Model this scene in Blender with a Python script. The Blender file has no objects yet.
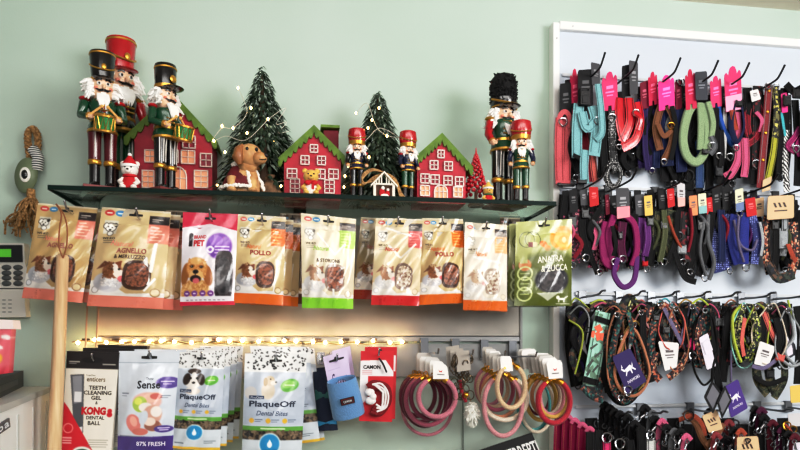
import bpy, math, random
import numpy as np
from mathutils import Vector, Matrix
random.seed(7); rs = np.random.RandomState(5)
SC = bpy.context.scene; COL = SC.collection
PI = math.pi
# ------------------------------------------------------------------ camera geometry
F = 650.0; HY = 340.0; CAM = Vector((0, -1.6, 1.45)); YAW = math.radians(8.5)
FW = Vector((math.sin(YAW), math.cos(YAW), 0)); RT = Vector((math.cos(YAW), -math.sin(YAW), 0)); UP = Vector((0, 0, 1))
def ray(px, py): return FW + RT*((px-400)/F) + UP*((HY-py)/F)
def W(px, py, off=0.0):            # point seen at a pixel on the plane standing `off` metres before the wall
    d = ray(px, py); return CAM + d*((-off-CAM.y)/d.y)
def G(px, py, z):                  # same on a level plane
    d = ray(px, py); return CAM + d*((z-CAM.z)/d.z)
def mpp(px, off=0.0): return ((-off-CAM.y)/ray(px, HY).y)/F
# ------------------------------------------------------------------ materials
def lin(c):
    c = np.asarray(c, float)
    return np.where(c <= .04045, c/12.92, ((c+.055)/1.055)**2.4)
def rgb(r, g, b): return (r/255., g/255., b/255.)
MATS = {}
def mat(name, col=(200,200,200), rough=.5, metal=0, coat=0, bump=0, bscale=400, emit=None, estr=0, trans=0, pat=None, cols=None, pscale=90, sheen=0, spec=.5):
    if name in MATS: return MATS[name]
    m = bpy.data.materials.new(name); m.use_nodes = True
    nt = m.node_tree; b = nt.nodes['Principled BSDF']; L = nt.links.new
    def setc(c): return (*[float(x) for x in lin(np.array(c)/255.)], 1)
    b.inputs['Base Color'].default_value = setc(col)
    b.inputs['Roughness'].default_value = rough; b.inputs['Metallic'].default_value = metal
    b.inputs['Coat Weight'].default_value = coat; b.inputs['Coat Roughness'].default_value = .12
    b.inputs['Specular IOR Level'].default_value = spec
    if sheen: b.inputs['Sheen Weight'].default_value = sheen
    if emit: b.inputs['Emission Color'].default_value = setc(emit); b.inputs['Emission Strength'].default_value = estr
    tc = nt.nodes.new('ShaderNodeTexCoord')
    if pat == 'vcol':
        a = nt.nodes.new('ShaderNodeVertexColor'); a.layer_name = 'Col'; L(a.outputs['Color'], b.inputs['Base Color'])
    elif pat:
        if pat in ('cells', 'camo'):
            t = nt.nodes.new('ShaderNodeTexVoronoi') if pat == 'cells' else nt.nodes.new('ShaderNodeTexNoise')
            t.inputs['Scale'].default_value = pscale
            out = nt.nodes.new('ShaderNodeSeparateColor'); L(t.outputs['Color'], out.inputs[0]); src = out.outputs[0]
            if pat == 'camo': t.inputs['Detail'].default_value = 1; src = t.outputs[0]
        elif pat == 'dots':
            t = nt.nodes.new('ShaderNodeTexVoronoi'); t.inputs['Scale'].default_value = pscale; t.inputs['Randomness'].default_value = .35; src = t.outputs['Distance']
        elif pat in ('stripe', 'zig'):
            t = nt.nodes.new('ShaderNodeTexWave'); t.inputs['Scale'].default_value = pscale; t.inputs['Distortion'].default_value = 0 if pat == 'stripe' else 6
            t.bands_direction = 'Z' if pat == 'stripe' else 'DIAGONAL'; src = t.outputs['Fac' if 'Fac' in t.outputs else 0]
        elif pat == 'grain':
            mp = nt.nodes.new('ShaderNodeMapping'); mp.inputs['Scale'].default_value = (1, 1, .06); L(tc.outputs['Object'], mp.inputs[0])
            t = nt.nodes.new('ShaderNodeTexNoise'); t.inputs['Scale'].default_value = pscale; src = t.outputs[0]; L(mp.outputs[0], t.inputs['Vector'])
        elif pat == 'noise':
            t = nt.nodes.new('ShaderNodeTexNoise'); t.inputs['Scale'].default_value = pscale; src = t.outputs[0]
        if pat != 'grain': L(tc.outputs['Object'], t.inputs['Vector'])
        r = nt.nodes.new('ShaderNodeValToRGB'); e = r.color_ramp.elements
        n = len(cols)
        lo, hi = {'camo': (.36, .62), 'noise': (.35, .65), 'grain': (.3, .7), 'dots': (.28, .4)}.get(pat, (0, 1))
        e[0].position = lo; e[0].color = setc(cols[0]); e[-1].position = hi; e[-1].color = setc(cols[-1])
        for i in range(1, n-1):
            q = e.new(lo+(hi-lo)*i/(n-1)); q.color = setc(cols[i])
        if pat in ('cells', 'camo', 'stripe', 'zig'):
            r.color_ramp.interpolation = 'CONSTANT'
            for i, q in enumerate(e): q.position = lo+(hi-lo)*i/n
        L(src, r.inputs[0]); L(r.outputs[0], b.inputs['Base Color'])
    if bump:
        t2 = nt.nodes.new('ShaderNodeTexNoise'); t2.inputs['Scale'].default_value = bscale; L(tc.outputs['Object'], t2.inputs['Vector'])
        bp = nt.nodes.new('ShaderNodeBump'); bp.inputs['Strength'].default_value = bump; bp.inputs['Distance'].default_value = .004
        L(t2.outputs[0], bp.inputs['Height']); L(bp.outputs[0], b.inputs['Normal'])
    MATS[name] = m; return m
def M(name): return MATS[name]
def shade(n, c, r=.5, **k): return mat(n, c, r, **k)
film = mat('glossy_printed_film', rough=.26, pat='vcol', coat=.5, bump=.65, bscale=26)
paper = mat('printed_card', rough=.55, pat='vcol')
print_ink = {}
def ink(c):
    k = tuple(int(x) for x in c)
    return mat('ink_%d_%d_%d' % k, k, .45)
shade('hole_dark', (22,20,20), .6)
shade('chrome', (190,192,196), .25, metal=1); shade('gold', (214,160,62), .28, metal=1)
shade('dark_steel', (34,35,38), .4, metal=.4); shade('mid_steel', (120,122,126), .35, metal=.8); shade('black_plastic', (20,20,23), .35)
# ------------------------------------------------------------------ mesh builder
def catmull(pts, n=6, closed=False):
    P = [Vector(p) for p in pts]; out = []
    if len(P) < 3 and not closed: 
        return [P[0].lerp(P[1], i/n) for i in range(n+1)]
    N = len(P); rng = range(N) if closed else range(N-1)
    for i in rng:
        if closed: a, b, c, d = P[(i-1) % N], P[i], P[(i+1) % N], P[(i+2) % N]
        else: a, b, c, d = P[max(i-1, 0)], P[i], P[i+1], P[min(i+2, N-1)]
        for k in range(n):
            t = k/n
            out.append(.5*((2*b)+(c-a)*t+(2*a-5*b+4*c-d)*t*t+(3*b-a-3*c+d)*t**3))
    if not closed: out.append(P[-1])
    return out
class MB:
    def __init__(s): s.v = []; s.f = []; s.m = []
    def add(s, vs, fs, m=0):
        o = len(s.v); s.v += [Vector(v) for v in vs]; s.f += [tuple(i+o for i in f) for f in fs]; s.m += [m]*len(fs); return s
    def sweep(s, rings, m=0, closed=False, caps=True):
        n = len(rings[0]); vs = [v for r in rings for v in r]; fs = []
        K = len(rings)
        for i in range(K if closed else K-1):
            a = i*n; b = ((i+1) % K)*n
            for j in range(n):
                j2 = (j+1) % n; fs.append((a+j, a+j2, b+j2, b+j))
        if caps and not closed:
            fs.append(tuple(range(n-1, -1, -1))); fs.append(tuple((K-1)*n+j for j in range(n)))
        return s.add(vs, fs, m)
    def tube(s, pts, r, m=0, n=8, closed=False):
        P = [Vector(p) for p in pts]; K = len(P); R = r if isinstance(r, (list, tuple)) else [r]*K
        T = []
        for i in range(K):
            a = P[(i-1) % K] if (closed or i) else P[0]; b = P[(i+1) % K] if (closed or i < K-1) else P[-1]
            t = b-a; T.append(t.normalized() if t.length > 1e-9 else Vector((0,0,1)))
        nrm = T[0].orthogonal().normalized(); rings = []
        for i in range(K):
            nrm = nrm-T[i]*nrm.dot(T[i]); nrm = nrm.normalized() if nrm.length > 1e-6 else T[i].orthogonal().normalized()
            bn = T[i].cross(nrm)
            rings.append([P[i]+(nrm*math.cos(2*PI*j/n)+bn*math.sin(2*PI*j/n))*R[i] for j in range(n)])
        return s.sweep(rings, m, closed)
    def band(s, pts, w, t, m=0, tilt=0, closed=False):
        P = [Vector(p) for p in pts]; K = len(P); rings = []; prev = None
        for i in range(K):
            a = P[(i-1) % K] if (closed or i) else P[0]; b = P[(i+1) % K] if (closed or i < K-1) else P[-1]
            T = (b-a).normalized(); B = T.cross(Vector((0, -1, 0)))
            B = B.normalized() if B.length > 1e-4 else (prev or Vector((1, 0, 0)))
            if prev is not None and B.dot(prev) < 0 and not closed and False: B = -B
            prev = B; N = T.cross(B).normalized()
            wd = B*math.cos(tilt)+N*math.sin(tilt); td = N*math.cos(tilt)-B*math.sin(tilt)
            h = w/2; q = t/2
            cs = [(-h, -q*.4), (-h*.8, -q), (0, -q*1.15), (h*.8, -q), (h, -q*.4), (h, q*.4), (h*.8, q), (0, q*1.15), (-h*.8, q), (-h, q*.4)]
            rings.append([P[i]+wd*x+td*y for x, y in cs])
        return s.sweep(rings, m, closed)
    def lathe(s, prof, c=(0,0,0), m=0, n=18, mx=None):
        c = Vector(c); rings = []
        for r, z in prof:
            q = [Vector((r*math.cos(2*PI*j/n), r*math.sin(2*PI*j/n), z)) for j in range(n)]
            rings.append([(mx @ v if mx else v)+c for v in q])
        return s.sweep(rings, m)
    def ball(s, c, r, m=0, n=12, k=8, mx=None):
        if not isinstance(r, (tuple, list)): r = (r, r, r)
        c = Vector(c); vs = []; fs = []
        vs.append(Vector((0, 0, -r[2])))
        for i in range(1, k):
            a = -PI/2+PI*i/k
            for j in range(n):
                b = 2*PI*j/n; vs.append(Vector((r[0]*math.cos(a)*math.cos(b), r[1]*math.cos(a)*math.sin(b), r[2]*math.sin(a))))
        vs.append(Vector((0, 0, r[2]))); top = len(vs)-1
        for j in range(n):
            fs.append((0, 1+(j+1) % n, 1+j)); fs.append((top, 1+(k-2)*n+j, 1+(k-2)*n+(j+1) % n))
        for i in range(k-2):
            for j in range(n):
                a = 1+i*n; fs.append((a+j, a+(j+1) % n, a+n+(j+1) % n, a+n+j))
        return s.add([(mx @ v if mx else v)+c for v in vs], fs, m)
    def box(s, c, sz, m=0, mx=None, bev=.12):
        c = Vector(c); hx, hy, hz = [q/2 for q in sz]; b = min(hx, hy, hz)*bev
        rings = []
        for z, k in ((-hz, b), (-hz+b, 0), (hz-b, 0), (hz, b)):
            x, y = hx-k, hy-k; d = b*.9
            rings.append([(mx @ Vector(p) if mx else Vector(p))+c for p in ((x-d, -y, z), (x, -y+d, z), (x, y-d, z), (x-d, y, z), (-x+d, y, z), (-x, y-d, z), (-x, -y+d, z), (-x+d, -y, z))])
        return s.sweep(rings, m)
    def prism(s, poly, y0, y1, m=0):       # (x, z) outline pushed from y0 to y1
        n = len(poly); vs = [Vector((x, y0, z)) for x, z in poly]+[Vector((x, y1, z)) for x, z in poly]
        fs = [tuple(range(n)), tuple(range(2*n-1, n-1, -1))]+[(i, (i+1) % n, n+(i+1) % n, n+i) for i in range(n)]
        return s.add(vs, fs, m)
    def slab(s, quad, dv, m=0):            # a four- or many-sided outline of points pushed along dv
        n = len(quad); q = [Vector(p) for p in quad]; dv = Vector(dv)
        return s.add(q+[p+dv for p in q], [tuple(range(n)), tuple(range(2*n-1, n-1, -1))]+[(i, (i+1) % n, n+(i+1) % n, n+i) for i in range(n)], m)
    def build(s, name, mats, parent=None, origin=(0,0,0), angle=40):
        if not isinstance(mats, (list, tuple)): mats = [mats]
        me = bpy.data.meshes.new(name); o = Vector(origin)
        me.from_pydata([v-o for v in s.v], [], s.f); me.update()
        for x in mats: me.materials.append(M(x) if isinstance(x, str) else x)
        me.polygons.foreach_set('material_index', s.m); me.polygons.foreach_set('use_smooth', [True]*len(s.f))
        me.set_sharp_from_angle(angle=math.radians(angle))
        fixn(me)
        ob = bpy.data.objects.new(name, me); COL.objects.link(ob)
        if parent is not None: ob.parent = parent
        else: ob.location = o
        return ob
import bmesh
def fixn(me):
    bm = bmesh.new(); bm.from_mesh(me); bmesh.ops.recalc_face_normals(bm, faces=bm.faces); bm.to_mesh(me); bm.free()
def thing(name, label, cat, loc, group=None, rz=0):
    o = bpy.data.objects.new(name, None); COL.objects.link(o); o.location = loc; o.rotation_euler = (0, 0, rz); o.empty_display_size = .02
    o['label'] = label; o['category'] = cat
    if group: o['group'] = group
    return o
def tag(o, label, cat, group=None):
    o['label'] = label; o['category'] = cat
    if group: o['group'] = group
    return o
def struct(o): o['kind'] = 'structure'; return o
def dup(root, loc, label, rz=None, skip=()):
    r = root.copy(); COL.objects.link(r); r.location = loc; r['label'] = label
    if rz is not None: r.rotation_euler = (0, 0, rz)
    for ch in list(root.children):
        if ch.name.split('.')[0] in skip: continue
        c = ch.copy(); COL.objects.link(c); c.parent = r
        for g in list(ch.children):
            d = g.copy(); COL.objects.link(d); d.parent = c
    return r
# ------------------------------------------------------------------ painter: prints are colours on the fine mesh of a pouch or card
class Cv:
    def __init__(s, w, h, base):
        s.w, s.h = w, h; s.a = np.zeros((h, w, 3)); s.a[:] = np.array(base)/255.
        s.U, s.V = np.meshgrid((np.arange(w)+.5)/w, (np.arange(h)+.5)/h)
        s.asp = h/w
    def put(s, mask, col):
        mask = np.clip(mask, 0, 1)[..., None]; s.a = s.a*(1-mask)+np.array(col)/255.*mask
    def rect(s, u0, v0, u1, v1, col): s.put(((s.U >= u0) & (s.U <= u1) & (s.V >= v0) & (s.V <= v1))*1., col)
    def ell(s, cu, cv, ru, rv, col, rot=0, soft=.15, al=1):   # rv in units of u-width as well: round when equal
        x = s.U-cu; y = (s.V-cv)*s.asp; c, q = math.cos(rot), math.sin(rot)
        d = np.sqrt(((x*c+y*q)/ru)**2+((-x*q+y*c)/rv)**2)
        s.put(np.clip((1-d)/soft+.5, 0, 1)*al, col)
    def ring(s, cu, cv, r, w, col):
        d = np.sqrt((s.U-cu)**2+((s.V-cv)*s.asp)**2); s.put((np.abs(d-r) < w)*1., col)
    def poly(s, pts, col, al=1):
        ins = np.zeros(s.U.shape, bool); n = len(pts)
        for i in range(n):
            x1, y1 = pts[i]; x2, y2 = pts[(i+1) % n]
            if y1 == y2: continue
            cond = ((y1 > s.V) != (y2 > s.V)) & (s.U < (x2-x1)*(s.V-y1)/(y2-y1)+x1); ins ^= cond
        s.put(ins*float(al), col)
    def vgrad(s, v0, v1, col, a0, a1):
        t = np.clip((s.V-v0)/(v1-v0), 0, 1); s.put((a0+(a1-a0)*t)*((s.V >= v0) & (s.V <= v1)), col)
    def line(s, u0, v0, u1, v1, w, col):
        ax, ay, bx, by = u0, v0*s.asp, u1, v1*s.asp; dx, dy = bx-ax, by-ay; L2 = dx*dx+dy*dy+1e-12
        X, Y = s.U, s.V*s.asp; t = np.clip(((X-ax)*dx+(Y-ay)*dy)/L2, 0, 1)
        s.put((np.hypot(X-ax-t*dx, Y-ay-t*dy) < w/2)*1., col)
    def speck(s, u0, v0, u1, v1, cols, n, r):
        for _ in range(n):
            s.ell(rs.uniform(u0, u1), rs.uniform(v0, v1), r*rs.uniform(.6, 1.3), r*rs.uniform(.5, 1.1), cols[rs.randint(len(cols))], rs.uniform(0, 3))
    def noise(s, amt, k):
        g = rs.rand(k+1, k+1); iu = s.U*k*.999; iv = s.V*k*.999; i, j = iu.astype(int), iv.astype(int); fu, fv = iu-i, iv-j
        n = (g[j, i]*(1-fu)+g[j, i+1]*fu)*(1-fv)+(g[j+1, i]*(1-fu)+g[j+1, i+1]*fu)*fv
        s.a = np.clip(s.a*(1+(n[..., None]-.5)*amt), 0, 1)
    def down(s, nu, nv, k): return s.a[:nv*k, :nu*k].reshape(nv, k, nu, k, 3).mean(axis=(1, 3))
TX = {}
def text_shape(t, bold=0.0, shear=0.0):
    key = (t, bold, shear)
    if key in TX: return TX[key]
    cu = bpy.data.curves.new('glyphs', 'FONT'); cu.body = t; cu.size = 1; cu.offset = bold; cu.shear = shear; cu.resolution_u = 2
    ob = bpy.data.objects.new('glyphs', cu); me = ob.to_mesh()
    if len(me.vertices) == 0: raise RuntimeError('no glyph mesh '+t)
    v = [(p.co.x, p.co.y) for p in me.vertices]; f = [tuple(p.vertices) for p in me.polygons]
    ob.to_mesh_clear(); bpy.data.objects.remove(ob); bpy.data.curves.remove(cu)
    xs = [p[0] for p in v]; ys = [p[1] for p in v]; x0, x1, y0, y1 = min(xs), max(xs), min(ys), max(ys)
    v = [((x-x0)/(x1-x0), (y-y0)/(y1-y0)) for x, y in v]
    TX[key] = (v, f); return TX[key]
class Surf:
    """bilinear sheet between four points, pillowed towards the room"""
    def __init__(s, q, thick=0, flat_top=.16, wr=0, seed=0):
        s.q = q; s.th = thick; s.ft = flat_top; s.wr = wr; r = random.Random(seed)
        s.ph = [(r.uniform(1, 4), r.uniform(1, 4), r.uniform(0, 6), r.uniform(.4, 1)) for _ in range(5)]
        n = (q[1]-q[0]).cross(q[3]-q[0]); n.normalize(); s.n = n if n.y < 0 else -n
    def bul(s, u, v):
        e = max(0, 1-abs(2*u-1)**2.6)
        f = 0 if v < s.ft else min(1, ((v-s.ft)/.4))**.8
        if v > .86: f *= 1-.45*(v-.86)/.14
        b = s.th*e*f
        if s.wr:
            k = 0
            for a, c, p, am in s.ph: k += am*math.sin(6.28*(a*u+c*v)+p)
            b += s.wr*k*min(1, 6*u*(1-u))*(.35+.65*(v > s.ft))
        return b
    def __call__(s, u, v, d=0.0, back=False):
        p = (s.q[0]*(1-u)+s.q[1]*u)*(1-v)+(s.q[3]*(1-u)+s.q[2]*u)*v
        return p+s.n*((-.45*s.bul(u, v) if back else s.bul(u, v))+d)
def sheet_mesh(name, S, m, paint, parent, origin, res=.0015, depth=.0008, back=None, asp=None):
    wu = (S.q[1]-S.q[0]).length; hv = (S.q[3]-S.q[0]).length
    nu = max(6, min(110, int(wu/res))); nv = max(6, min(170, int(hv/res)))
    K = 3; cv = Cv((nu+1)*K, (nv+1)*K, (255, 255, 255)); cv.asp = hv/wu; paint(cv); cl = cv.down(nu+1, nv+1, K)
    vs = []; 
    for j in range(nv+1):
        for i in range(nu+1): vs.append(S(i/nu, j/nv)-Vector(origin))
    B0 = len(vs); bn = 6
    fs = [(j*(nu+1)+i, j*(nu+1)+i+1, (j+1)*(nu+1)+i+1, (j+1)*(nu+1)+i) for j in range(nv) for i in range(nu)]
    # back sheet at the same resolution along the rim only
    rim = [(i, 0) for i in range(nu)]+[(nu, j) for j in range(nv)]+[(i, nv) for i in range(nu, 0, -1)]+[(0, j) for j in range(nv, 0, -1)]
    for i, j in rim: vs.append(S(i/nu, j/nv, 0)-S.n*(S.bul(i/nu, j/nv)+depth)-Vector(origin))
    n = len(rim)
    for k in range(n):
        a = rim[k][1]*(nu+1)+rim[k][0]; b = rim[(k+1) % n][1]*(nu+1)+rim[(k+1) % n][0]
        fs.append((b, a, B0+k, B0+(k+1) % n))
    c0 = len(vs); vs.append(S(.5, .55, -max(depth, S.th*.6)-S.bul(.5, .55))-Vector(origin))
    for k in range(n): fs.append((B0+(k+1) % n, B0+k, c0))
    me = bpy.data.meshes.new(name); me.from_pydata(vs, [], fs); me.update()
    at = me.color_attributes.new('Col', 'FLOAT_COLOR', 'POINT')
    col = np.ones((len(vs), 4)); col[:B0, :3] = lin(cl.reshape(-1, 3))
    rimc = np.array([cl[j, i] for i, j in rim]); col[B0:B0+n, :3] = lin(np.clip(rimc*.85, 0, 1)); col[c0, :3] = lin(np.array(back or (200, 195, 185))/255.)
    at.data.foreach_set('color', col.astype(np.float32).ravel())
    me.materials.append(m); me.polygons.foreach_set('use_smooth', [True]*len(fs)); me.set_sharp_from_angle(angle=math.radians(50))
    fixn(me)
    ob = bpy.data.objects.new(name, me); COL.objects.link(ob); ob.parent = parent; return ob
def lettering(S, items, parent, origin, name='lettering', lift=.0009):
    """items: (text, u0, v0, u1, v1, colour, bold, shear, rise) - drawn as thin ink on the sheet"""
    mb = MB(); cols = []
    for it in items:
        t, u0, v0, u1, v1, c = it[:6]; bold = it[6] if len(it) > 6 else 0; sh = it[7] if len(it) > 7 else 0; rise = it[8] if len(it) > 8 else 0
        v, f = text_shape(t, bold, sh)
        if c not in cols: cols.append(c)
        mb.add([S(u0+(u1-u0)*x, v1+(v0-v1)*y-rise*x, lift) for x, y in v], f, cols.index(c))
    return mb.build(name, [ink(c) for c in cols], parent, origin)
def patch(S, poly, m, parent, origin, name, lift=.0007, n=0):
    """a thin polygon laid on a sheet: fan from its middle"""
    cu = sum(p[0] for p in poly)/len(poly); cw = sum(p[1] for p in poly)/len(poly); mb = MB()
    K = 4; vs = [S(cu, cw, lift)]; N = len(poly); fs = []
    for k in range(1, K+1):
        for u, v in poly: vs.append(S(cu+(u-cu)*k/K, cw+(v-cw)*k/K, lift))
    for i in range(N):
        fs.append((0, 1+i, 1+(i+1) % N))
        for k in range(K-1): fs.append((1+k*N+i, 1+(k+1)*N+i, 1+(k+1)*N+(i+1) % N, 1+k*N+(i+1) % N))
    mb.add(vs, fs); return mb.build(name, m, parent, origin)
def oval(cu, cv, ru, rv, n=16, p=2.0):
    o = []
    for i in range(n):
        a = 2*PI*i/n; c, s_ = math.cos(a), math.sin(a)
        o.append((cu+ru*math.copysign(abs(c)**(2/p), c), cv+rv*math.copysign(abs(s_)**(2/p), s_)))
    return o
def quadW(q, off):
    offs = off if isinstance(off, (list, tuple)) else [off]*4
    return [W(x, y, o) for (x, y), o in zip(q, offs)]
EURO = [(-.5,-.15),(-.16,-.2),(-.1,-.75),(.1,-.75),(.16,-.2),(.5,-.15),(.5,.3),(.1,.38),(-.1,.38),(-.5,.3)]
def pouch(name, label, cat, q, off, thick, paint, texts=(), hole=(.5,.055,.2,.045), gusset=None, window=None, group=None, wr=.0008, seed=1, m=film, ft=.16, res=.0015, depth=.0008):
    Q = quadW(q, off); S = Surf(Q, thick, ft, wr, seed); o = (Q[0]+Q[1])/2
    t = thing(name, label, cat, o, group)
    sheet_mesh('film' if m is film else 'card', S, m, paint, t, o, res=res, depth=depth)
    if hole:
        patch(S, [(hole[0]+x*hole[2], hole[1]+y*hole[3]) for x, y in EURO], 'hole_dark', t, o, 'hang_hole')
    if gusset:
        v0, c = gusset
        n = 14; mb = MB(); vs = []; fs = []
        for k in range(4):
            for i in range(n+1):
                u = i/n; vs.append(S(u, v0+(1.0-v0)*k/3+.012*(1-abs(2*u-1)**2)*(k == 0), .0006))
        fs = [(k*(n+1)+i, k*(n+1)+i+1, (k+1)*(n+1)+i+1, (k+1)*(n+1)+i) for k in range(3) for i in range(n)]
        mb.add(vs, fs).build('bottom_gusset', mat('gusset_%d_%d_%d' % c, c, .28, coat=.5), t, o)
    if window:
        poly, m2 = window; patch(S, poly, m2, t, o, 'window', .0008)
    if texts: lettering(S, texts, t, o)
    return t, S
# ================================================================== the setting
wallm = mat('sage_wall_paint', (184,206,186), .75, pat='noise', cols=[(184,201,189),(192,207,197)], pscale=2.2, bump=.05, bscale=260)
mat('ceiling_paint', (252,238,230), .8, bump=.04, bscale=300); mat('floor_tile', (150,140,128), .5, pat='noise', cols=[(138,128,116),(160,150,138)], pscale=6)
struct(MB().box((.8, .05, 1.2), (7, .1, 2.5), bev=.01).build('wall_back', wallm))
struct(MB().box((.8, -2.2, 2.352+.05), (7, 4.6, .1), bev=.01).build('ceiling', 'ceiling_paint'))
struct(MB().box((.8, -2.2, -.05), (7, 4.6, .1), bev=.01).build('floor', 'floor_tile'))
# ------------------------------------------------------------------ grey slat panel under the shelf
mat('panel_grey', (186,181,172), .5, pat='noise', cols=[(176,172,164),(192,187,179)], pscale=14, bump=.05, bscale=120)
mat('panel_low', (158,160,160), .5); mat('rail_grey', (150,150,150), .35, metal=.5)
x0, x1 = W(97, 320, .01).x, W(521, 320, .01).x
t = thing('display_panel', 'wide grey slatted display panel on the wall below the glass shelf', 'panel', (x0, 0, 1.36))
o = (x0, 0, 1.36)
MB().box(((x0+x1)/2, -.008, 1.595), (x1-x0, .014, .27)).build('board', 'panel_grey', t, o)
MB().box(((x0+x1)/2, -.008, 1.400), (x1-x0, .014, .082)).build('board', 'panel_low', t, o)
MB().box(((x0+x1)/2, -.012, 1.4525), (x1-x0, .008, .012)).build('rail', 'rail_grey', t, o)
MB().box((x1-.002, -.0095, 1.56), (.006, .018, .34)).build('edge_strip', 'panel_low', t, o)
# ------------------------------------------------------------------ white board on the right with its frame and rails
mat('board_white', (208,216,226), .32, spec=.4); mat('frame_white', (240,240,238), .3); mat('rail_silver', (206,210,214), .4); mat('rail_shadow', (60,62,66), .6)
bx0, bx1, bz1, bz0 = .63, 1.75, 2.256, .75; o = (bx0, 0, bz0)
t = thing('hook_board', 'large white framed metal hook board covered with harnesses and leads', 'board', o)
MB().box(((bx0+bx1)/2, -.008, (bz0+bz1)/2), (bx1-bx0, .016, bz1-bz0), bev=.05).build('board_face', 'board_white', t, o)
MB().box((bx0+.006, -.014, (bz0+bz1)/2), (.017, .03, bz1-bz0)).build('frame_side', 'frame_white', t, o)
MB().box(((bx0+bx1)/2+.0075, -.014, bz1-.006), (bx1-bx0-.015, .03, .022)).build('frame_top', 'frame_white', t, o)
for px, py in ((573,26),(557,38)):
    p = W(px, py, .03); MB().ball(p, (.0018,.001,.0018)).build('screw', 'chrome', t, o)
RAILZ = [2.127, 1.842, 1.569, 1.279]
for z in RAILZ:
    a = .655 if z > 1.7 else .69
    MB().box(((a+bx1)/2, -.0195, z), (bx1-a, .007, .008)).build('hook_rail', 'rail_silver', t, o)
# ------------------------------------------------------------------ glass shelf
def glass():
    m = bpy.data.materials.new('green_glass'); m.use_nodes = True; nt = m.node_tree; nt.nodes.clear(); L = nt.links.new
    o = nt.nodes.new('ShaderNodeOutputMaterial'); mx = nt.nodes.new('ShaderNodeMixShader'); tr = nt.nodes.new('ShaderNodeBsdfTransparent'); gl = nt.nodes.new('ShaderNodeBsdfGlossy')
    fr = nt.nodes.new('ShaderNodeFresnel'); ge = nt.nodes.new('ShaderNodeNewGeometry'); mm = nt.nodes.new('ShaderNodeMapRange'); mm.inputs['To Min'].default_value = 1.6; mm.inputs['To Max'].default_value = 1/1.6; L(ge.outputs['Backfacing'], mm.inputs[0]); L(mm.outputs[0], fr.inputs['IOR'])
    tr.inputs['Color'].default_value = (.9, .95, .92, 1); gl.inputs['Color'].default_value = (.85, .92, .88, 1); gl.inputs['Roughness'].default_value = .02
    L(fr.outputs[0], mx.inputs[0]); L(tr.outputs[0], mx.inputs[1]); L(gl.outputs[0], mx.inputs[2]); L(mx.outputs[0], o.inputs[0]); return m
SZ = 1.760; shx0, shx1 = -.504, .562
o = (shx0, 0, SZ)
t = thing('glass_shelf', 'long green edged glass shelf carrying the Christmas figures', 'shelf', o)
MB().box(((shx0+shx1)/2, -.106, SZ-.004), (shx1-shx0, .206, .0076), bev=.05).build('glass_pane', glass(), t, o)
mat('glass_edge', (8,34,28), .5, spec=.15)
MB().box(((shx0+shx1)/2, -.2105, SZ-.0045), (shx1-shx0, .003, .0092)).build('glass_edge', 'glass_edge', t, o)
for x in (shx0+.0, shx1): MB().box((x, -.106, SZ-.0045), (.003, .206, .009)).build('glass_edge', 'glass_edge', t, o)
mat('bracket', (64,58,52), .4, metal=.5)
for px in (92, 300, 512):
    p = W(px, 205, .01); MB().box((p.x, -.02, SZ-.016), (.03, .036, .016)).box((p.x, -.006, SZ-.03), (.03, .012, .05)).build('shelf_bracket', 'bracket', t, o)
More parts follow.
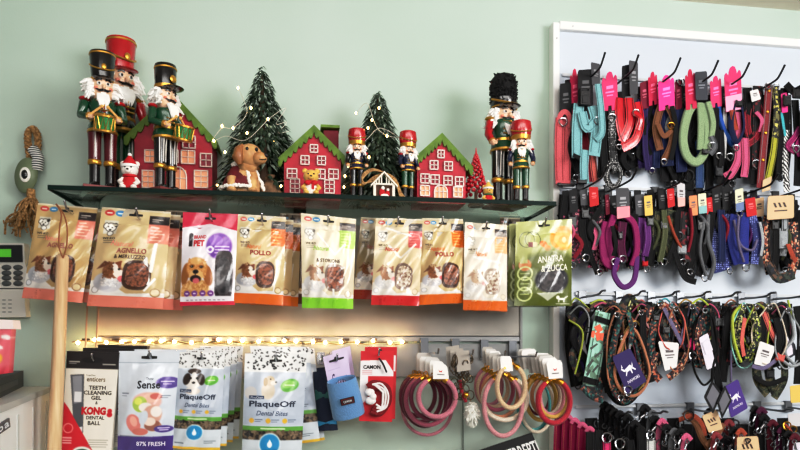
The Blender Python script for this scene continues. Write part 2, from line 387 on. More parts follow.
# ================================================================== Christmas figures on the shelf
mat('skin', (236,196,166), .4, coat=.3); mat('gloss_black', (16,15,17), .18, coat=.6); mat('gloss_red', (176,22,34), .2, coat=.6); mat('maroon', (92,14,24), .28, coat=.5)
mat('gloss_green', (20,74,46), .25, coat=.5); mat('gloss_navy', (26,34,66), .25, coat=.5); mat('gloss_white', (240,236,228), .3, coat=.3); mat('gold_paint', (206,158,72), .3, metal=.7)
mat('white_fluff', (240,238,234), .9, sheen=.4); mat('black_fur', (13,12,13), .85); mat('eye_dark', (12,12,14), .2); mat('cheek', (226,140,120), .5); mat('drum_wood', (222,176,108), .4)
mat('bright_green', (38,132,62), .3, coat=.4); mat('plinth_red', (130,60,58), .5)
def nutcracker(px, off, hpx, yaw, label, hat, coat, sleeve, trouser, boot='gloss_black', drum=0, stripes=1, hair=1.0, cuffm='gold_paint', plinth='plinth_red', group='nutcracker soldiers on the shelf', hatm='gloss_black', seed=0, fz=.66, vest=1):
    r = random.Random(seed); loc = W(px, 187, off); loc.z = SZ; H = W(px, hpx, off).z-SZ
    t = thing('nutcracker_figure', label, 'nutcracker', loc, group, math.radians(yaw))
    B = lambda name, mb, mats, par=None: mb.build(name, mats, par or t)
    h = lambda *p: Vector(p)*H
    head0 = fz; hatz = fz+.145
    B('base_plate', MB().box(h(0,-.01,.011), (.27*H,.2*H,.022*H)), plinth)
    for s in (-1, 1):
        x = s*.052
        leg = B('leg', MB().lathe([(.036*H,.19*H),(.042*H,.22*H),(.044*H,.36*H),(.05*H,.44*H),(.02*H,.45*H)], h(x,0,0)), trouser)
        if stripes:
            mb = MB()
            for a in ((-2.3,-1.57,-.85) if stripes == 3 else (-1.57,)): mb.tube([h(x+.042*math.cos(a), .042*math.sin(a), .235), h(x+.045*math.cos(a), .045*math.sin(a), .36), h(x+.05*math.cos(a), .05*math.sin(a), .44)], .0045*H, n=5)
            B('stripe', mb, 'gloss_white', leg)
        B('boot', MB().lathe([(.04*H,.024*H),(.036*H,.06*H),(.036*H,.2*H),(.03*H,.2*H)], h(x,0,0)).ball(h(x,-.03,.036), (.036*H,.055*H,.024*H)), boot, leg)
        B('boot_cuff', MB().lathe([(.043*H,.185*H),(.047*H,.19*H),(.047*H,.215*H),(.043*H,.22*H)], h(x,0,0)), cuffm, leg)
    B('coat', MB().lathe([(.03*H,.415*H),(.1*H,.42*H),(.094*H,.47*H),(.08*H,.5*H),(.086*H,.56*H),(.096*H,.61*H),(.088*H,.645*H),(.05*H,.665*H),(.03*H,(fz+.01)*H)]), coat)
    if vest: B('vest', MB().ball(h(0,-.035,.585), (.055*H,.056*H,.075*H), n=16), 'gloss_red')
    B('belt', MB().lathe([(.082*H,.488*H),(.086*H,.49*H),(.086*H,.508*H),(.082*H,.51*H)]).box(h(0,-.087,.499),(.03*H,.008*H,.026*H)), 'gold_paint')
    mb = MB()
    for k in range(4):
        z = .535+.03*k; mb.tube([h(-.05,-.073,z+.006), h(0,-.093,z), h(.05,-.073,z+.006)], .005*H, n=5); mb.ball(h(0,-.096,z), .009*H, n=8, k=6)
    B('frogging', mb, 'gold_paint')
    B('coat_hem', MB().lathe([(.1*H,.416*H),(.104*H,.42*H),(.102*H,.435*H),(.098*H,.436*H)]), 'gold_paint')
    for s in (-1, 1):
        sh = h(s*.118,0,.625); el = h(s*.142,-.015,.53); hd = h(s*.085,-.115,.5) if drum else h(s*.13,-.06,.465)
        arm = B('arm', MB().tube([sh+h(0,0,.02), sh, sh.lerp(el,.5), el, el.lerp(hd,.55), hd.lerp(el,.18)], [.02*H,.036*H,.032*H,.029*H,.027*H,.025*H], n=10), sleeve)
        B('epaulette', MB().ball(sh+h(0,0,.028), (.04*H,.036*H,.018*H)), 'gloss_red' if sleeve != 'gloss_red' else 'gold_paint', arm)
        c = hd.lerp(el, .22); B('sleeve_cuff', MB().tube([c, hd.lerp(el,.08)], .029*H, n=10), 'gold_paint', arm)
        mb = MB().ball(hd, (.024*H,.024*H,.024*H), n=10)
        for k in range(4): mb.tube([hd+h((k-1.5)*.011,-.014,.006), hd+h((k-1.5)*.011,-.027,-.004), hd+h((k-1.5)*.01,-.02,-.016)], .006*H, n=5)
        mb.tube([hd+h(-s*.018,-.006,.008), hd+h(-s*.026,-.02,.014)], .006*H, n=5)
        B('hand', mb, 'skin', arm)
    # head
    hd = B('head', MB().lathe([(.05*H,(head0-.005)*H),(.068*H,(head0+.015)*H),(.074*H,(head0+.07)*H),(.072*H,(head0+.13)*H),(.04*H,(head0+.15)*H)], n=20), 'skin')
    B('nose', MB().ball(h(0,-.085,head0+.075), (.014*H,.024*H,.02*H)), 'skin', hd)
    mb = MB(); mc = MB(); mk = MB()
    for s in (-1, 1):
        mb.ball(h(s*.03,-.067,head0+.1), (.016*H,.011*H,.015*H)); mc.ball(h(s*.029,-.077,head0+.1), (.008*H,.005*H,.009*H), n=8, k=6)
        mc.tube([h(s*.012,-.074,head0+.122), h(s*.03,-.074,head0+.13), h(s*.05,-.062,head0+.12)], .0055*H, n=5)
        mc.tube([h(s*.003,-.082,head0+.052), h(s*.028,-.08,head0+.047), h(s*.05,-.066,head0+.06)], [.009*H,.009*H,.003*H], n=6)
        B('cheek', MB().ball(h(s*.046,-.055,head0+.07), (.016*H,.012*H,.013*H), n=8, k=6), 'cheek', hd)
    B('eyes', mb, 'gloss_white', hd); B('brows_and_moustache', mc, 'eye_dark', hd)
    B('mouth', MB().box(h(0,-.071,head0+.03), (.034*H,.012*H,.014*H)), 'gloss_white', hd)
    mb = MB()
    for k in range(int(170*hair)):
        a = r.uniform(-.55, PI+.55); R = .07; z = head0+r.uniform(.02,.135)
        p = Vector((math.cos(a)*R, math.sin(a)*R*.9, z)); d = Vector((math.cos(a), math.sin(a)*.8, -.5)); L = r.uniform(.03,.07)
        q = p+d*L*.6+Vector((0,0,.012)); e = p+d*L+Vector((r.uniform(-.02,.02), r.uniform(-.02,.02), r.uniform(-.035,.01)))
        mb.tube([p*H, q*H, e*H], [.014*H,.015*H,.005*H], n=5)
    B('hair', mb, 'white_fluff', hd)
    mb = MB()
    for k in range(26):
        x = r.uniform(-.036,.036); mb.tube([h(x,-.07,head0+.022), h(x*1.1,-.1,head0-.03), h(x*.7,-.1,head0-.045-r.uniform(.01,.05))], [.011*H,.011*H,.002*H], n=5)
    B('beard', mb, 'white_fluff', hd)
    z = hatz-.012
    if hat == 'shako':
        hb = B('hat', MB().lathe([(.074*H,z*H),(.075*H,(z+.03)*H),(.09*H,(1-.012)*H),(.087*H,1*H),(.03*H,1.0*H)], n=24), hatm)
        B('hat_band', MB().lathe([(.076*H,z*H),(.079*H,(z+.004)*H),(.079*H,(z+.022)*H),(.074*H,(z+.024)*H)], n=24), 'gold_paint', hb); B('hat_rim', MB().lathe([(.088*H,.976*H),(.092*H,.978*H),(.092*H,.988*H),(.088*H,.99*H)], n=24), 'gold_paint', hb)
        B('peak', MB().ball(h(0,-.07,z+.006), (.075*H,.055*H,.01*H), n=16), hatm, hb)
        B('badge', MB().ball(h(0,-.088,z+.085), (.018*H,.008*H,.024*H)), 'gold_paint', hb)
        mb = MB().tube([h(.086*math.cos(a), .086*math.sin(a), z+.115-.05*math.sin((a+PI)/PI*PI)) for a in [-PI+PI*k/10 for k in range(11)]], .006*H, n=6)
        B('hat_cord', mb, 'gold_paint', hb)
    elif hat == 'cap':
        hb = B('hat', MB().lathe([(.076*H,z*H),(.08*H,(z+.05)*H),(.084*H,.985*H),(.08*H,1*H),(.02*H,1.0*H)], n=24), hatm)
        B('hat_band', MB().lathe([(.08*H,(z+.02)*H),(.083*H,(z+.023)*H),(.084*H,(z+.045)*H),(.08*H,(z+.047)*H)], n=24), 'gold_paint', hb); B('hat_rim', MB().lathe([(.084*H,.965*H),(.087*H,.968*H),(.087*H,.976*H),(.084*H,.978*H)], n=24), 'gold_paint', hb)
        B('peak', MB().ball(h(0,-.085,z+.012), (.085*H,.085*H,.012*H), n=16), hatm, hb)
        B('badge', MB().ball(h(0,-.092,z+.085), (.03*H,.008*H,.03*H)), 'gold_paint', hb)
    elif hat == 'crown':
        hb = B('hat', MB().lathe([(.1*H,z*H),(.112*H,(z+.04)*H),(.126*H,(z+.12)*H),(.116*H,.975*H),(.07*H,.998*H),(.01*H,1.0*H)], n=24), hatm)
        B('hat_band', MB().lathe([(.1*H,(z-.004)*H),(.11*H,z*H),(.118*H,(z+.045)*H),(.11*H,(z+.05)*H)], n=24), 'gold_paint', hb)
        mb = MB().tube([h(.126*math.cos(a), .126*math.sin(a), z+.13-.06*math.sin(a+PI)) for a in [-PI+PI*k/10 for k in range(11)]], .008*H, n=6)
        B('hat_cord', mb, 'gold_paint', hb)
    elif hat == 'bearskin':
        mb = MB().lathe([(.075*H,z*H),(.085*H,(z+.03)*H),(.092*H,(z+.1)*H),(.092*H,.96*H),(.065*H,.992*H),(.01*H,1.0*H)], n=20)
        for k in range(260):
            a = r.uniform(0, 2*PI); zz = r.uniform(z+.05,.99); R = .089 if zz < .96 else .066
            p = Vector((math.cos(a)*R, math.sin(a)*R, zz)); d = Vector((math.cos(a)*.018, math.sin(a)*.018, r.uniform(-.012,.018)))
            mb.tube([p*H, (p+d)*H], [.011*H,.003*H], n=4)
        hb = B('hat', mb, 'black_fur')
        B('hat_front', MB().lathe([(.092*H,z*H),(.097*H,(z+.01)*H),(.1*H,(z+.075)*H),(.093*H,(z+.08)*H)], n=24), 'gloss_black', hb)
        B('peak', MB().ball(h(0,-.085,z+.008), (.085*H,.07*H,.01*H), n=16), 'gloss_black', hb)
        mb = MB().tube([h(.103*math.cos(a), .103*math.sin(a), z+.07-.045*math.sin(a+PI)) for a in [-PI+PI*k/10 for k in range(11)]], .008*H, n=6).tube([h(.1*math.cos(a), .1*math.sin(a), z+.012) for a in [-PI+PI*k/10 for k in range(11)]], .006*H, n=6)
        B('hat_cord', mb, 'gold_paint', hb)
    if drum:
        dc = h(0,-.135,.455) if drum == 1 else h(.05,-.15,.46)
        mx = Matrix.Rotation(.25, 3, 'X')
        d = B('drum', MB().lathe([(.02*H,-.05*H),(.068*H,-.05*H),(.068*H,.05*H),(.02*H,.05*H)], dc, mx=mx, n=20), 'bright_green')
        mb = MB()
        for zz in (-.05,.05): mb.lathe([(.07*H,(zz-.009)*H),(.075*H,(zz-.006)*H),(.075*H,(zz+.006)*H),(.07*H,(zz+.009)*H)], dc, mx=mx, n=20)
        for k in range(12):
            a, b = 2*PI*k/12, 2*PI*(k+.5)/12; c2 = 2*PI*(k+1)/12
            mb.tube([dc+mx@h(.07*math.cos(a),.07*math.sin(a),-.045), dc+mx@h(.07*math.cos(b),.07*math.sin(b),.045), dc+mx@h(.07*math.cos(c2),.07*math.sin(c2),-.045)], .004*H, n=4)
        B('drum_rim', mb, 'gold_paint', d)
        B('drumhead', MB().lathe([(.066*H,.052*H),(.02*H,.054*H),(.004*H,.054*H)], dc, mx=mx, n=20), 'gloss_white', d)
        for s in (-1, 1):
            a = h(s*.1,-.13,.5); b = h(s*.02,-.15,.57); B('drumstick', MB().tube([a+(a-b)*.2, b], .008*H, n=6).ball(b, .013*H, n=8, k=6), 'drum_wood')
    return t
nutcracker(102.5, .165, 54, 22, 'tall nutcracker drummer in black shako facing forward, at the left shelf end', 'shako', 'gloss_green', 'gloss_green', 'maroon', drum=1, seed=1)
nutcracker(121, .075, 41, 40, 'tallest nutcracker in red shako standing behind the black hatted drummer', 'shako', 'gloss_black', 'gloss_red', 'gloss_green', hatm='gloss_red', seed=2)
nutcracker(165.5, .165, 66, 50, 'nutcracker drummer in peaked black cap turned to the side before the red house', 'cap', 'gloss_green', 'gloss_green', 'gloss_black', drum=2, seed=3, stripes=3)
nutcracker(357, .165, 128.5, 0, 'short nutcracker in red crown and navy coat left of the lantern house', 'crown', 'gloss_navy', 'gloss_black', 'gloss_black', hatm='gloss_red', seed=4, stripes=0, fz=.63)
nutcracker(408, .165, 131, 22, 'short nutcracker in red crown right of the lantern house, face turned sideways', 'crown', 'gloss_navy', 'gloss_navy', 'gloss_green', hatm='gloss_red', seed=5, stripes=0, fz=.63)
nutcracker(503.5, .12, 75, 16, 'tall nutcracker in black fur bearskin hat at the right shelf end', 'bearskin', 'gloss_green', 'gloss_red', 'gloss_black', seed=6, fz=.6, stripes=3)
nutcracker(521, .17, 120.5, -12, 'short nutcracker in red crown standing in front of the bearskin soldier', 'crown', 'gloss_green', 'gloss_navy', 'gloss_green', hatm='gloss_red', seed=8, stripes=0, fz=.63)
# ------------------------------------------------------------------ houses
mat('house_red', (172,28,50), .6, pat='noise', cols=[(160,24,46),(184,34,58)], pscale=30); mat('roof_green', (98,128,42), .7, pat='noise', cols=[(86,116,36),(112,140,52)], pscale=40)
mat('window_white', (236,222,214), .6); mat('pane_red', (150,40,58), .5); mat('pane_lit', (226,164,134), .5, emit=(255,180,120), estr=.14); mat('house_side', (120,20,36), .7)
def house(label, apex, eL, eR, base, wallx, wins, off, depth, eave=None, chim=None, lit=()):
    A = W(apex[0], apex[1], off); EL = W(eL[0], eL[1], off); ER = W(eR[0], eR[1], off); wl = W(wallx[0], base, off).x; wr = W(wallx[1], base, off).x; k = mpp(apex[0], off)
    y0 = -off; y1 = -off+depth; o = Vector(((wl+wr)/2, -off+depth/2, SZ)); t = thing('gingerbread_house', label, 'house', o, 'red and green wooden houses')
    def roofz(x): return A.z-(A.z-EL.z)*(A.x-x)/(A.x-EL.x) if x < A.x else A.z-(A.z-ER.z)*(x-A.x)/(ER.x-A.x)
    dz = 6*k
    MB().prism([(wl,SZ),(wr,SZ),(wr,roofz(wr)-dz),(A.x,A.z-dz),(wl,roofz(wl)-dz)], y0+.004, y1).build('house_front', 'house_red', t, o)
    for E in (EL, ER):
        n = 7; th = 11*k; top = [(A.x+(E.x-A.x)*i/20, A.z+(E.z-A.z)*i/20) for i in range(21)]
        low = []
        for i in range(n*6+1):
            f = i/(n*6); low.append((A.x+(E.x-A.x)*f, A.z+(E.z-A.z)*f-th*(.62+.38*abs(math.sin(PI*f*n)))))
        mb = MB()
        for i in range(n*6):     # front fascia with scallops, as one strip
            f0, f1 = i/(n*6), (i+1)/(n*6); a = (A.x+(E.x-A.x)*f0, A.z+(E.z-A.z)*f0); b = (A.x+(E.x-A.x)*f1, A.z+(E.z-A.z)*f1)
            mb.prism([a, b, low[i+1], low[i]], y0-.002, y0+.004)
        mb.slab([(A.x,y0+.005,A.z+.0),(E.x,y0+.005,E.z+.0),(E.x,y1+.006,E.z+.0),(A.x,y1+.006,A.z+.0)], (0,0,-4*k))
        mb.build('roof_side', 'roof_green', t, o)
    for i, (x, y, w, hh, cols_, rows, arch) in enumerate(wins):
        c = W(x, y, off); w2, h2 = w*k/2, hh*k/2; L = i in lit
        fr = MB(); b = .9*k
        if arch:
            out = [(c.x-w2, c.z-h2)]+[(c.x-w2*math.cos(a), c.z+h2*.1+h2*.9*math.sin(a)) for a in [PI*q/10 for q in range(11)]]+[(c.x+w2, c.z-h2)]
            fr.tube([(x_, y0+.001, z_) for x_, z_ in out], b*.8, n=6)
            for q in (-.33,.33): fr.box((c.x+w2*q, y0+.001, c.z-.05*h2), (b*.8, .003, h2*1.8))
            fr.box((c.x, y0+.001, c.z), (w2*2, .003, b*.8))
        else:
            for q in range(cols_+1): fr.box((c.x-w2+2*w2*q/cols_, y0+.001, c.z), (b*(1.2 if q in (0,cols_) else .8), .004, 2*h2))
            for q in range(rows+1): fr.box((c.x, y0+.001, c.z-h2+2*h2*q/rows), (2*w2+b, .004, b*(1.2 if q in (0,rows) else .8)))
        f = fr.build('door_frame' if arch else 'window_frame', 'window_white', t, o)
        MB().box((c.x, y0+.0035, c.z-(h2*.1 if arch else 0)), (2*w2*.96, .002, 2*h2*(.85 if arch else .96))).build('pane', 'pane_lit' if L else 'pane_red', f, o)
    if chim:
        a = W(chim[0], chim[1], off-depth*.5); b = W(chim[2], chim[3], off-depth*.5)
        d = MB().box(((a.x+b.x)/2, -off+depth*.5, (a.z+b.z)/2-.01), (abs(b.x-a.x), depth*.5, abs(a.z-b.z)+.02)).build('dormer', 'house_side', t, o)
        MB().slab([(a.x-.006, -off+depth*.15, a.z+.002),(b.x+.002,-off+depth*.15,a.z+.002),(b.x+.002,-off+depth*.85,a.z+.002),(a.x-.006,-off+depth*.85,a.z+.002)], (0,0,.006)).build('dormer_roof', 'roof_green', d, o)
    return t
house('largest red house with green scalloped roof, behind the black capped drummer', (172,92), (124,137), (217,141), 190, (134,212),
      [(172,112,11,11,2,2,0),(160,131,11,11,2,2,0),(189,142,12,12,2,2,0),(150,156,10,12,2,2,0),(172,156,12,12,2,2,0),(188,157,13,13,2,2,0),(206,160,11,13,2,2,0),(148,179,11,17,2,3,0),(201,179,13,17,2,3,0),(177,178,18,23,0,0,1)], .105, .09, lit=(3,5,7,8,9))
house('middle red house with green roof and a yellow teddy before its door', (314,125), (278,158), (345,156), 194, (284,341),
      [(314,148.5,7.5,7.5,2,2,0),(305,160,8,8.5,2,2,0),(321.5,160.5,8,8.5,2,2,0),(292,173.5,9.5,9.5,2,2,0),(320.5,174,9,9.5,2,2,0),(333.5,174,9.5,9.5,2,2,0),(295,186,9,14,2,3,0),(329.5,186.5,9.5,13,2,3,0)], .15, .10, chim=(323,133,338,150))
house('small red house with green roof beside the red berry tree', (442,133), (416,156), (473,167), 198, (417.5,466),
      [(441,154,6.5,7.5,2,2,0),(434,165,8,8.5,2,2,0),(448.5,166,8,8.5,2,2,0),(425,178.5,8.5,9,2,2,0),(435,179.5,8.5,9,2,2,0),(448,180.5,8.5,9,2,2,0),(459.5,181.5,8.5,9,2,2,0),(425,190.5,9,10,2,2,0),(458,192,9,10,2,2,0),(441,191.5,13,13,0,0,1)], .16, .09, lit=(7,8,9))
# ------------------------------------------------------------------ fir trees
mat('needle_green', (38,60,42), .7, pat='noise', cols=[(26,44,32),(60,82,58)], pscale=60); mat('needle_frost', (150,166,150), .8); mat('bark', (86,62,44), .8)
def fir(label, px, top, base, wpx, off, seed):
    r = random.Random(seed); k = mpp(px, off); c = W(px, base, off); c.z = SZ; H = W(px, top, off).z-SZ; R = wpx*k/2
    t = thing('christmas_tree', label, 'tree', c, 'small frosted fir trees')
    MB().tube([(0,0,.0),(0,0,H*.5),(0,0,H*.96)], [.016,.008,.002], n=8).box((0,0,.006),(.05,.05,.012)).build('trunk', 'bark', t)
    mb = MB(); N = 2900
    for i in range(N):
        f = (i/N)**.62; z = H*(1-f*.93); rad = R*f**.9*(1 if f < .9 else .92)
        a = i*2.39996+r.uniform(-.3,.3); q = r.uniform(.3,1.02)**.6*r.choice((1,1,1,1.12)); d = Vector((math.cos(a), math.sin(a), 0)); s = Vector((-d.y, d.x, 0))
        p = d*(rad*q*.78); p.z = z-rad*q*.16+r.uniform(-.008,.008)
        L = r.uniform(.02,.034)*(.55+.6*f); w = L*.15; e = p+d*L*.75+Vector((0,0,-L*r.uniform(.35,.85)))+s*r.uniform(-.3,.3)*L; mid = p.lerp(e,.45)+Vector((0,0,L*.12))
        if (p.y < -.045 and p.z < .1) or min(p.z, e.z) < .004 or (e.x > .042 and e.y < -.03 and e.z < .13): continue
        m = 1 if r.random() < .16 else 0
        mb.add([p, mid+s*w, e, mid-s*w, mid+Vector((0,0,w*.7))], [(0,1,4),(1,2,4),(2,3,4),(3,0,4)], m)
    mb.build('foliage', ['needle_green','needle_frost'], t)
    return t
fir('larger frosted fir tree behind the dog figurine, between two red houses', 262, 69, 190, 112, .112, 3)
fir('narrower frosted fir tree behind the lantern house', 378, 91, 192, 92, .095, 4)
mat('wire_white', (226,220,206), .4); mat('bulb_glow', (255,214,150), .4, emit=(255,206,130), estr=14)
def light_string(label, pts, bulbs, off, group='fairy light strings on the trees'):
    P = [W(x, y, off+d) for x, y, d in pts]; o = P[0]; t = thing('fairy_light_string', label, 'fairy lights', o, group)
    MB().tube(catmull(P, 5), .0006, n=5).build('wire', 'wire_white', t, o)
    for x, y, d in bulbs: MB().ball(W(x, y, off+d), (.0022,.0022,.0032), n=8, k=6).build('bulb', 'bulb_glow', t, o)
light_string('wire of tiny warm lights wound round the larger fir', [(238,88,.0),(247,112,.07),(233,128,.07),(222,128,.07),(212,142,.07),(226,136,.08),(246,140,.09),(270,118,.08),(286,108,.03),(276,124,.06),(287,122,.05),(278,133,.06),(289,131,.04)], [(238,88,0),(222,126,.075),(233,128,.075),(251,108,.075),(247,133,.09),(268,119,.085),(274,140,.06),(225,152,.06),(214,141,.07)], .09)
light_string('wire of tiny warm lights wound round the narrower fir', [(356,114,.03),(367,103,.05),(375,124,.07),(384,134,.08),(399,138,.05),(380,128,.08),(366,140,.08),(352,148,.06),(361,136,.07)], [(356,113,.03),(379,108,.06),(368,128,.08),(372,120,.08),(387,136,.085),(361,139,.08),(369,157,.08)], .09)
light_string('short warm light wire glowing between the houses along the shelf', [(214,186,.0),(222,182,.01),(232,188,.01),(276,187,.0),(281,181,.0),(346,176,.0),(343,188,.0),(351,190,0)], [(217,185,.0),(281,186,.0),(345,176,.0),(344,187,.0),(348,166,.0)], .12)
# ------------------------------------------------------------------ red berry tree
k = mpp(476, .13); c = W(476, 196, .13); c.z = SZ; mat('berry', (190,20,42), .25, coat=.6); mat('stand_dark', (110,66,46), .6)
t = thing('berry_tree', 'small cone tree of glossy red berries beside the small house', 'tree', c)
MB().tube([(0,0,0),(0,0,.04)], .004, n=8).lathe([(.018,0),(.02,.004),(.012,.01)], n=14).build('stand', 'stand_dark', t)
mb = MB(); Ht = 58*k
for i in range(110):
    f = i/110; z = .028+(Ht-.03)*f*.9; R = 10.5*k*(1-f)**.9+.0015; a = i*2.4; s = .0052*(1-.45*f)
    mb.ball((R*math.cos(a), R*math.sin(a), z), s, n=8, k=6)
mb.tube([(0,0,Ht*.8),(0,0,Ht*1.02)], [.004,.0008], n=6).build('berries', 'berry', t)
# ------------------------------------------------------------------ dog figurine in a santa cape
mat('dog_tan', (196,150,98), .5, pat='noise', cols=[(176,128,78),(214,172,122)], pscale=45, coat=.2); mat('dog_ear', (150,100,56), .5, coat=.2); mat('cape', (104,20,30), .6, pat='noise', cols=[(88,14,24),(124,28,38)], pscale=60); mat('fur_trim', (240,236,228), .9); mat('sack', (112,82,56), .85, pat='noise', cols=[(88,62,42),(134,102,72)], pscale=70)
k = mpp(250, .17)*1.12; c = W(248, 190, .17); c.z = SZ
def L(dx, dz, dy=0): return Vector((dx*k, dy*k, dz*k))
t = thing('dog_figurine', 'golden puppy figurine wearing a maroon cape with white fur trim', 'figurine', c)
MB().lathe([(3*k,1*k),(13*k,2*k),(14*k,9*k),(12*k,19*k),(8*k,28*k),(4*k,31*k)], L(-3,0,3), n=20).build('body', 'dog_tan', t)
for x in (-13, 5): MB().tube([L(x,14,-7), L(x,6,-9), L(x,2,-10)], [4.6*k,4*k,4*k], n=10).ball(L(x,2.4,-12), (4.4*k,5.5*k,2.6*k)).build('paw', 'dog_tan', t)
h = MB().ball(L(2,34,-6), (11*k,10.5*k,10.5*k), n=18, k=12).ball(L(10.5,31,-11), (7*k,6.5*k,5.6*k), n=14, k=10).ball(L(0,27,-4),(9*k,8*k,9*k)).build('head', 'dog_tan', t)
MB().ball(L(16.4,33,-13), (2.4*k,2.2*k,2*k)).build('nose', 'eye_dark', h)
MB().ball(L(8.5,37.5,-14.5), (1.5*k,1.2*k,1.8*k)).ball(L(0.5,37.5,-15.5), (1.4*k,1.2*k,1.7*k)).build('eyes', 'eye_dark', h)
MB().tube([L(11,28.5,-16.6), L(14,28.6,-15.6), L(16.5,29.5,-13.8)], .5*k, n=5).build('mouth', 'eye_dark', h)
for dx, dy, s in ((-6,-13,1),(8,4,1)):
    MB().tube([L(dx+2,42,dy+4), L(dx-.5,37,dy), L(dx-1.5,30,dy-.5), L(dx,24,dy)], [2*k,4.2*k,5*k,2*k], n=10).build('ear', 'dog_ear', h)
mb = MB(); rings = []
for i in range(7):
    f = i/6; z = 27-21*f; R = 8+11*f**.8
    rings.append([Vector(((-5+R*1.0*math.cos(a))*k, (2+R*.8*math.sin(a))*k, z*k)) for a in [-PI*.36-2*PI*.83*j/20 for j in range(21)]])
vs = [p for r_ in rings for p in r_]; fs = [(i*21+j, i*21+j+1, (i+1)*21+j+1, (i+1)*21+j) for i in range(6) for j in range(20)]
cp = mb.add(vs, fs).build('cape', 'cape', t)
tr = MB()
for path in (rings[-1], [r_[0] for r_ in rings], [r_[-1] for r_ in rings], rings[0]):
    pp = catmull(path, 3)
    for p in pp: tr.ball(p+Vector((random.uniform(-.6,.6)*k, -.6*k, random.uniform(-.6,.6)*k)), 1.7*k, n=6, k=4)
tr.build('fur_trim', 'fur_trim', cp)
c = W(270, 190, .15); c.z = SZ; t = thing('cloth_sack', 'brown burlap sack lying right of the dog figurine', 'sack', c)
MB().lathe([(2*k,0),(8.5*k,1*k),(10*k,6*k),(7.5*k,12*k),(3*k,16*k),(2.2*k,17*k)], n=16).ball((6*k,-2*k,4*k),(5*k,5*k,4*k)).build('bag', 'sack', t)
MB().tube([(-3*k,0,17*k),(0,-1*k,19*k),(4*k,0,21*k)], [2.5*k,3*k,1*k], n=8).build('neck', 'sack', t)
# ------------------------------------------------------------------ little bears
mat('bear_white', (238,230,222), .7, sheen=.3); mat('bear_yellow', (222,178,92), .7, sheen=.3); mat('felt_red', (190,24,36), .75); mat('felt_green', (70,110,60), .75)
def bear(label, px, base, off, hpx, fur, name='teddy_figurine', hat=None, scarf='felt_red', body=None, bow=False):
    k = mpp(px, off)*hpx/28; c = W(px, base, off); c.z = SZ; t = thing(name, label, 'figurine', c)
    Lk = lambda x, z, y=0: Vector((x*k, y*k, z*k))
    MB().lathe([(2*k,0),(7*k,.6*k),(8*k,5*k),(6.4*k,11*k),(4*k,14*k)], n=16).build('body', body or fur, t)
    for s in (-1, 1):
        MB().tube([Lk(s*5.5,11,-2), Lk(s*8.4,7.5,-4), Lk(s*5.5,4.5,-7)], [2*k,2.3*k,2*k], n=8).build('arm', fur, t)
        MB().ball(Lk(s*5,2,-7), (3*k,4*k,2.4*k)).build('foot', fur, t)
    h = MB().ball(Lk(0,19.5,-1), (8*k,7.2*k,7.2*k), n=16, k=10).ball(Lk(0,17.6,-7), (3.4*k,2.6*k,2.6*k)).build('head', fur, t)
    for s in (-1, 1): MB().ball(Lk(s*6.2,25.4,0), (2.9*k,1.6*k,2.9*k)).build('ear', fur, h)
    MB().ball(Lk(-2.8,21,-7.4), .95*k, n=8, k=6).ball(Lk(2.8,21,-7.4), .95*k, n=8, k=6).ball(Lk(0,18.4,-9.3), (1.3*k,.9*k,.9*k)).build('eyes_and_nose', 'eye_dark', h)
    sc = MB().lathe([(5*k,11.5*k),(7*k,12.5*k),(6.6*k,14.6*k),(4.6*k,15*k)], n=16)
    if bow: sc.ball(Lk(3.5,12,-7), (3.4*k,2*k,2.6*k)).ball(Lk(-3.5,12,-7), (3.4*k,2*k,2.6*k)).box(Lk(1.8,8,-7.6), (2.6*k,1*k,6*k))
    sc.build('scarf', scarf, t)
    if hat:
        hb = MB().lathe([(7.6*k,22*k),(7.4*k,24*k),(5*k,28*k),(1.5*k,33*k),(.3*k,34*k)], Lk(0,0,-1), n=16).build('hat', hat, t)
        MB().lathe([(7*k,21*k),(8.4*k,21.6*k),(8.4*k,24*k),(7*k,24.4*k)], Lk(0,0,-1), n=16).ball(Lk(0,34,-1), 2*k, n=8, k=6).build('hat_trim', 'white_fluff', hb)
    return t
bear('white bear in red Santa hat and suit at the feet of the nutcrackers', 130, 188, .185, 29, 'bear_white', 'santa_bear', hat='felt_red', body='felt_red')
bear('honey yellow teddy with red bow sitting before the middle house', 311, 195, .19, 27, 'bear_yellow', bow=True, body='bear_white')
bear('tiny yellow teddy in green scarf between berry tree and bearskin soldier', 488, 198, .17, 18, 'bear_yellow', scarf='felt_green', body='felt_red', hat='bear_yellow')
# ------------------------------------------------------------------ lantern house with rope hanger
mat('lantern_white', (238,230,214), .55); mat('lantern_back', (96,60,40), .7); mat('twine', (176,140,92), .85, pat='noise', cols=[(140,104,62),(200,166,116)], pscale=260)
off = .185; k = mpp(384, off); c = W(384, 197, off); c.z = SZ; t = thing('lantern_ornament', 'small white cut-out lantern house with a rope hanger', 'ornament', c)
P = lambda x, z, y=0: (x*k, y*k, z*k)
mb = MB()
for x in (-9.5, 9.5): mb.box(P(x,7), (2.6*k,4*k,14*k))
mb.box(P(0,1), (21*k,4*k,2*k)).box(P(0,14.2), (21*k,4*k,1.6*k))
mb.build('frame', 'lantern_white', t)
mb = MB()
for s in (-1, 1): mb.slab([P(0,27,-3),P(s*13.5,13,-3),P(s*13.5,13,3),P(0,27,3)], (0,0,-1.9*k))
for s in (-1, 1):
    for q in (.25,.5,.75): mb.box(P(s*10*q, 15+5.2*(1-q)), (1.1*k,1.5*k,8*(1-q)*k+2*k))
mb.build('gable', 'lantern_white', t)
MB().box(P(0,8,2.4), (19*k,1*k,14*k)).build('back_board', 'lantern_back', t)
MB().ball(P(-2,6,-.5), (3*k,1.4*k,4.4*k)).ball(P(3.4,5,-.5), (2.4*k,1.4*k,3.4*k)).build('carved_figure', 'felt_red', t)
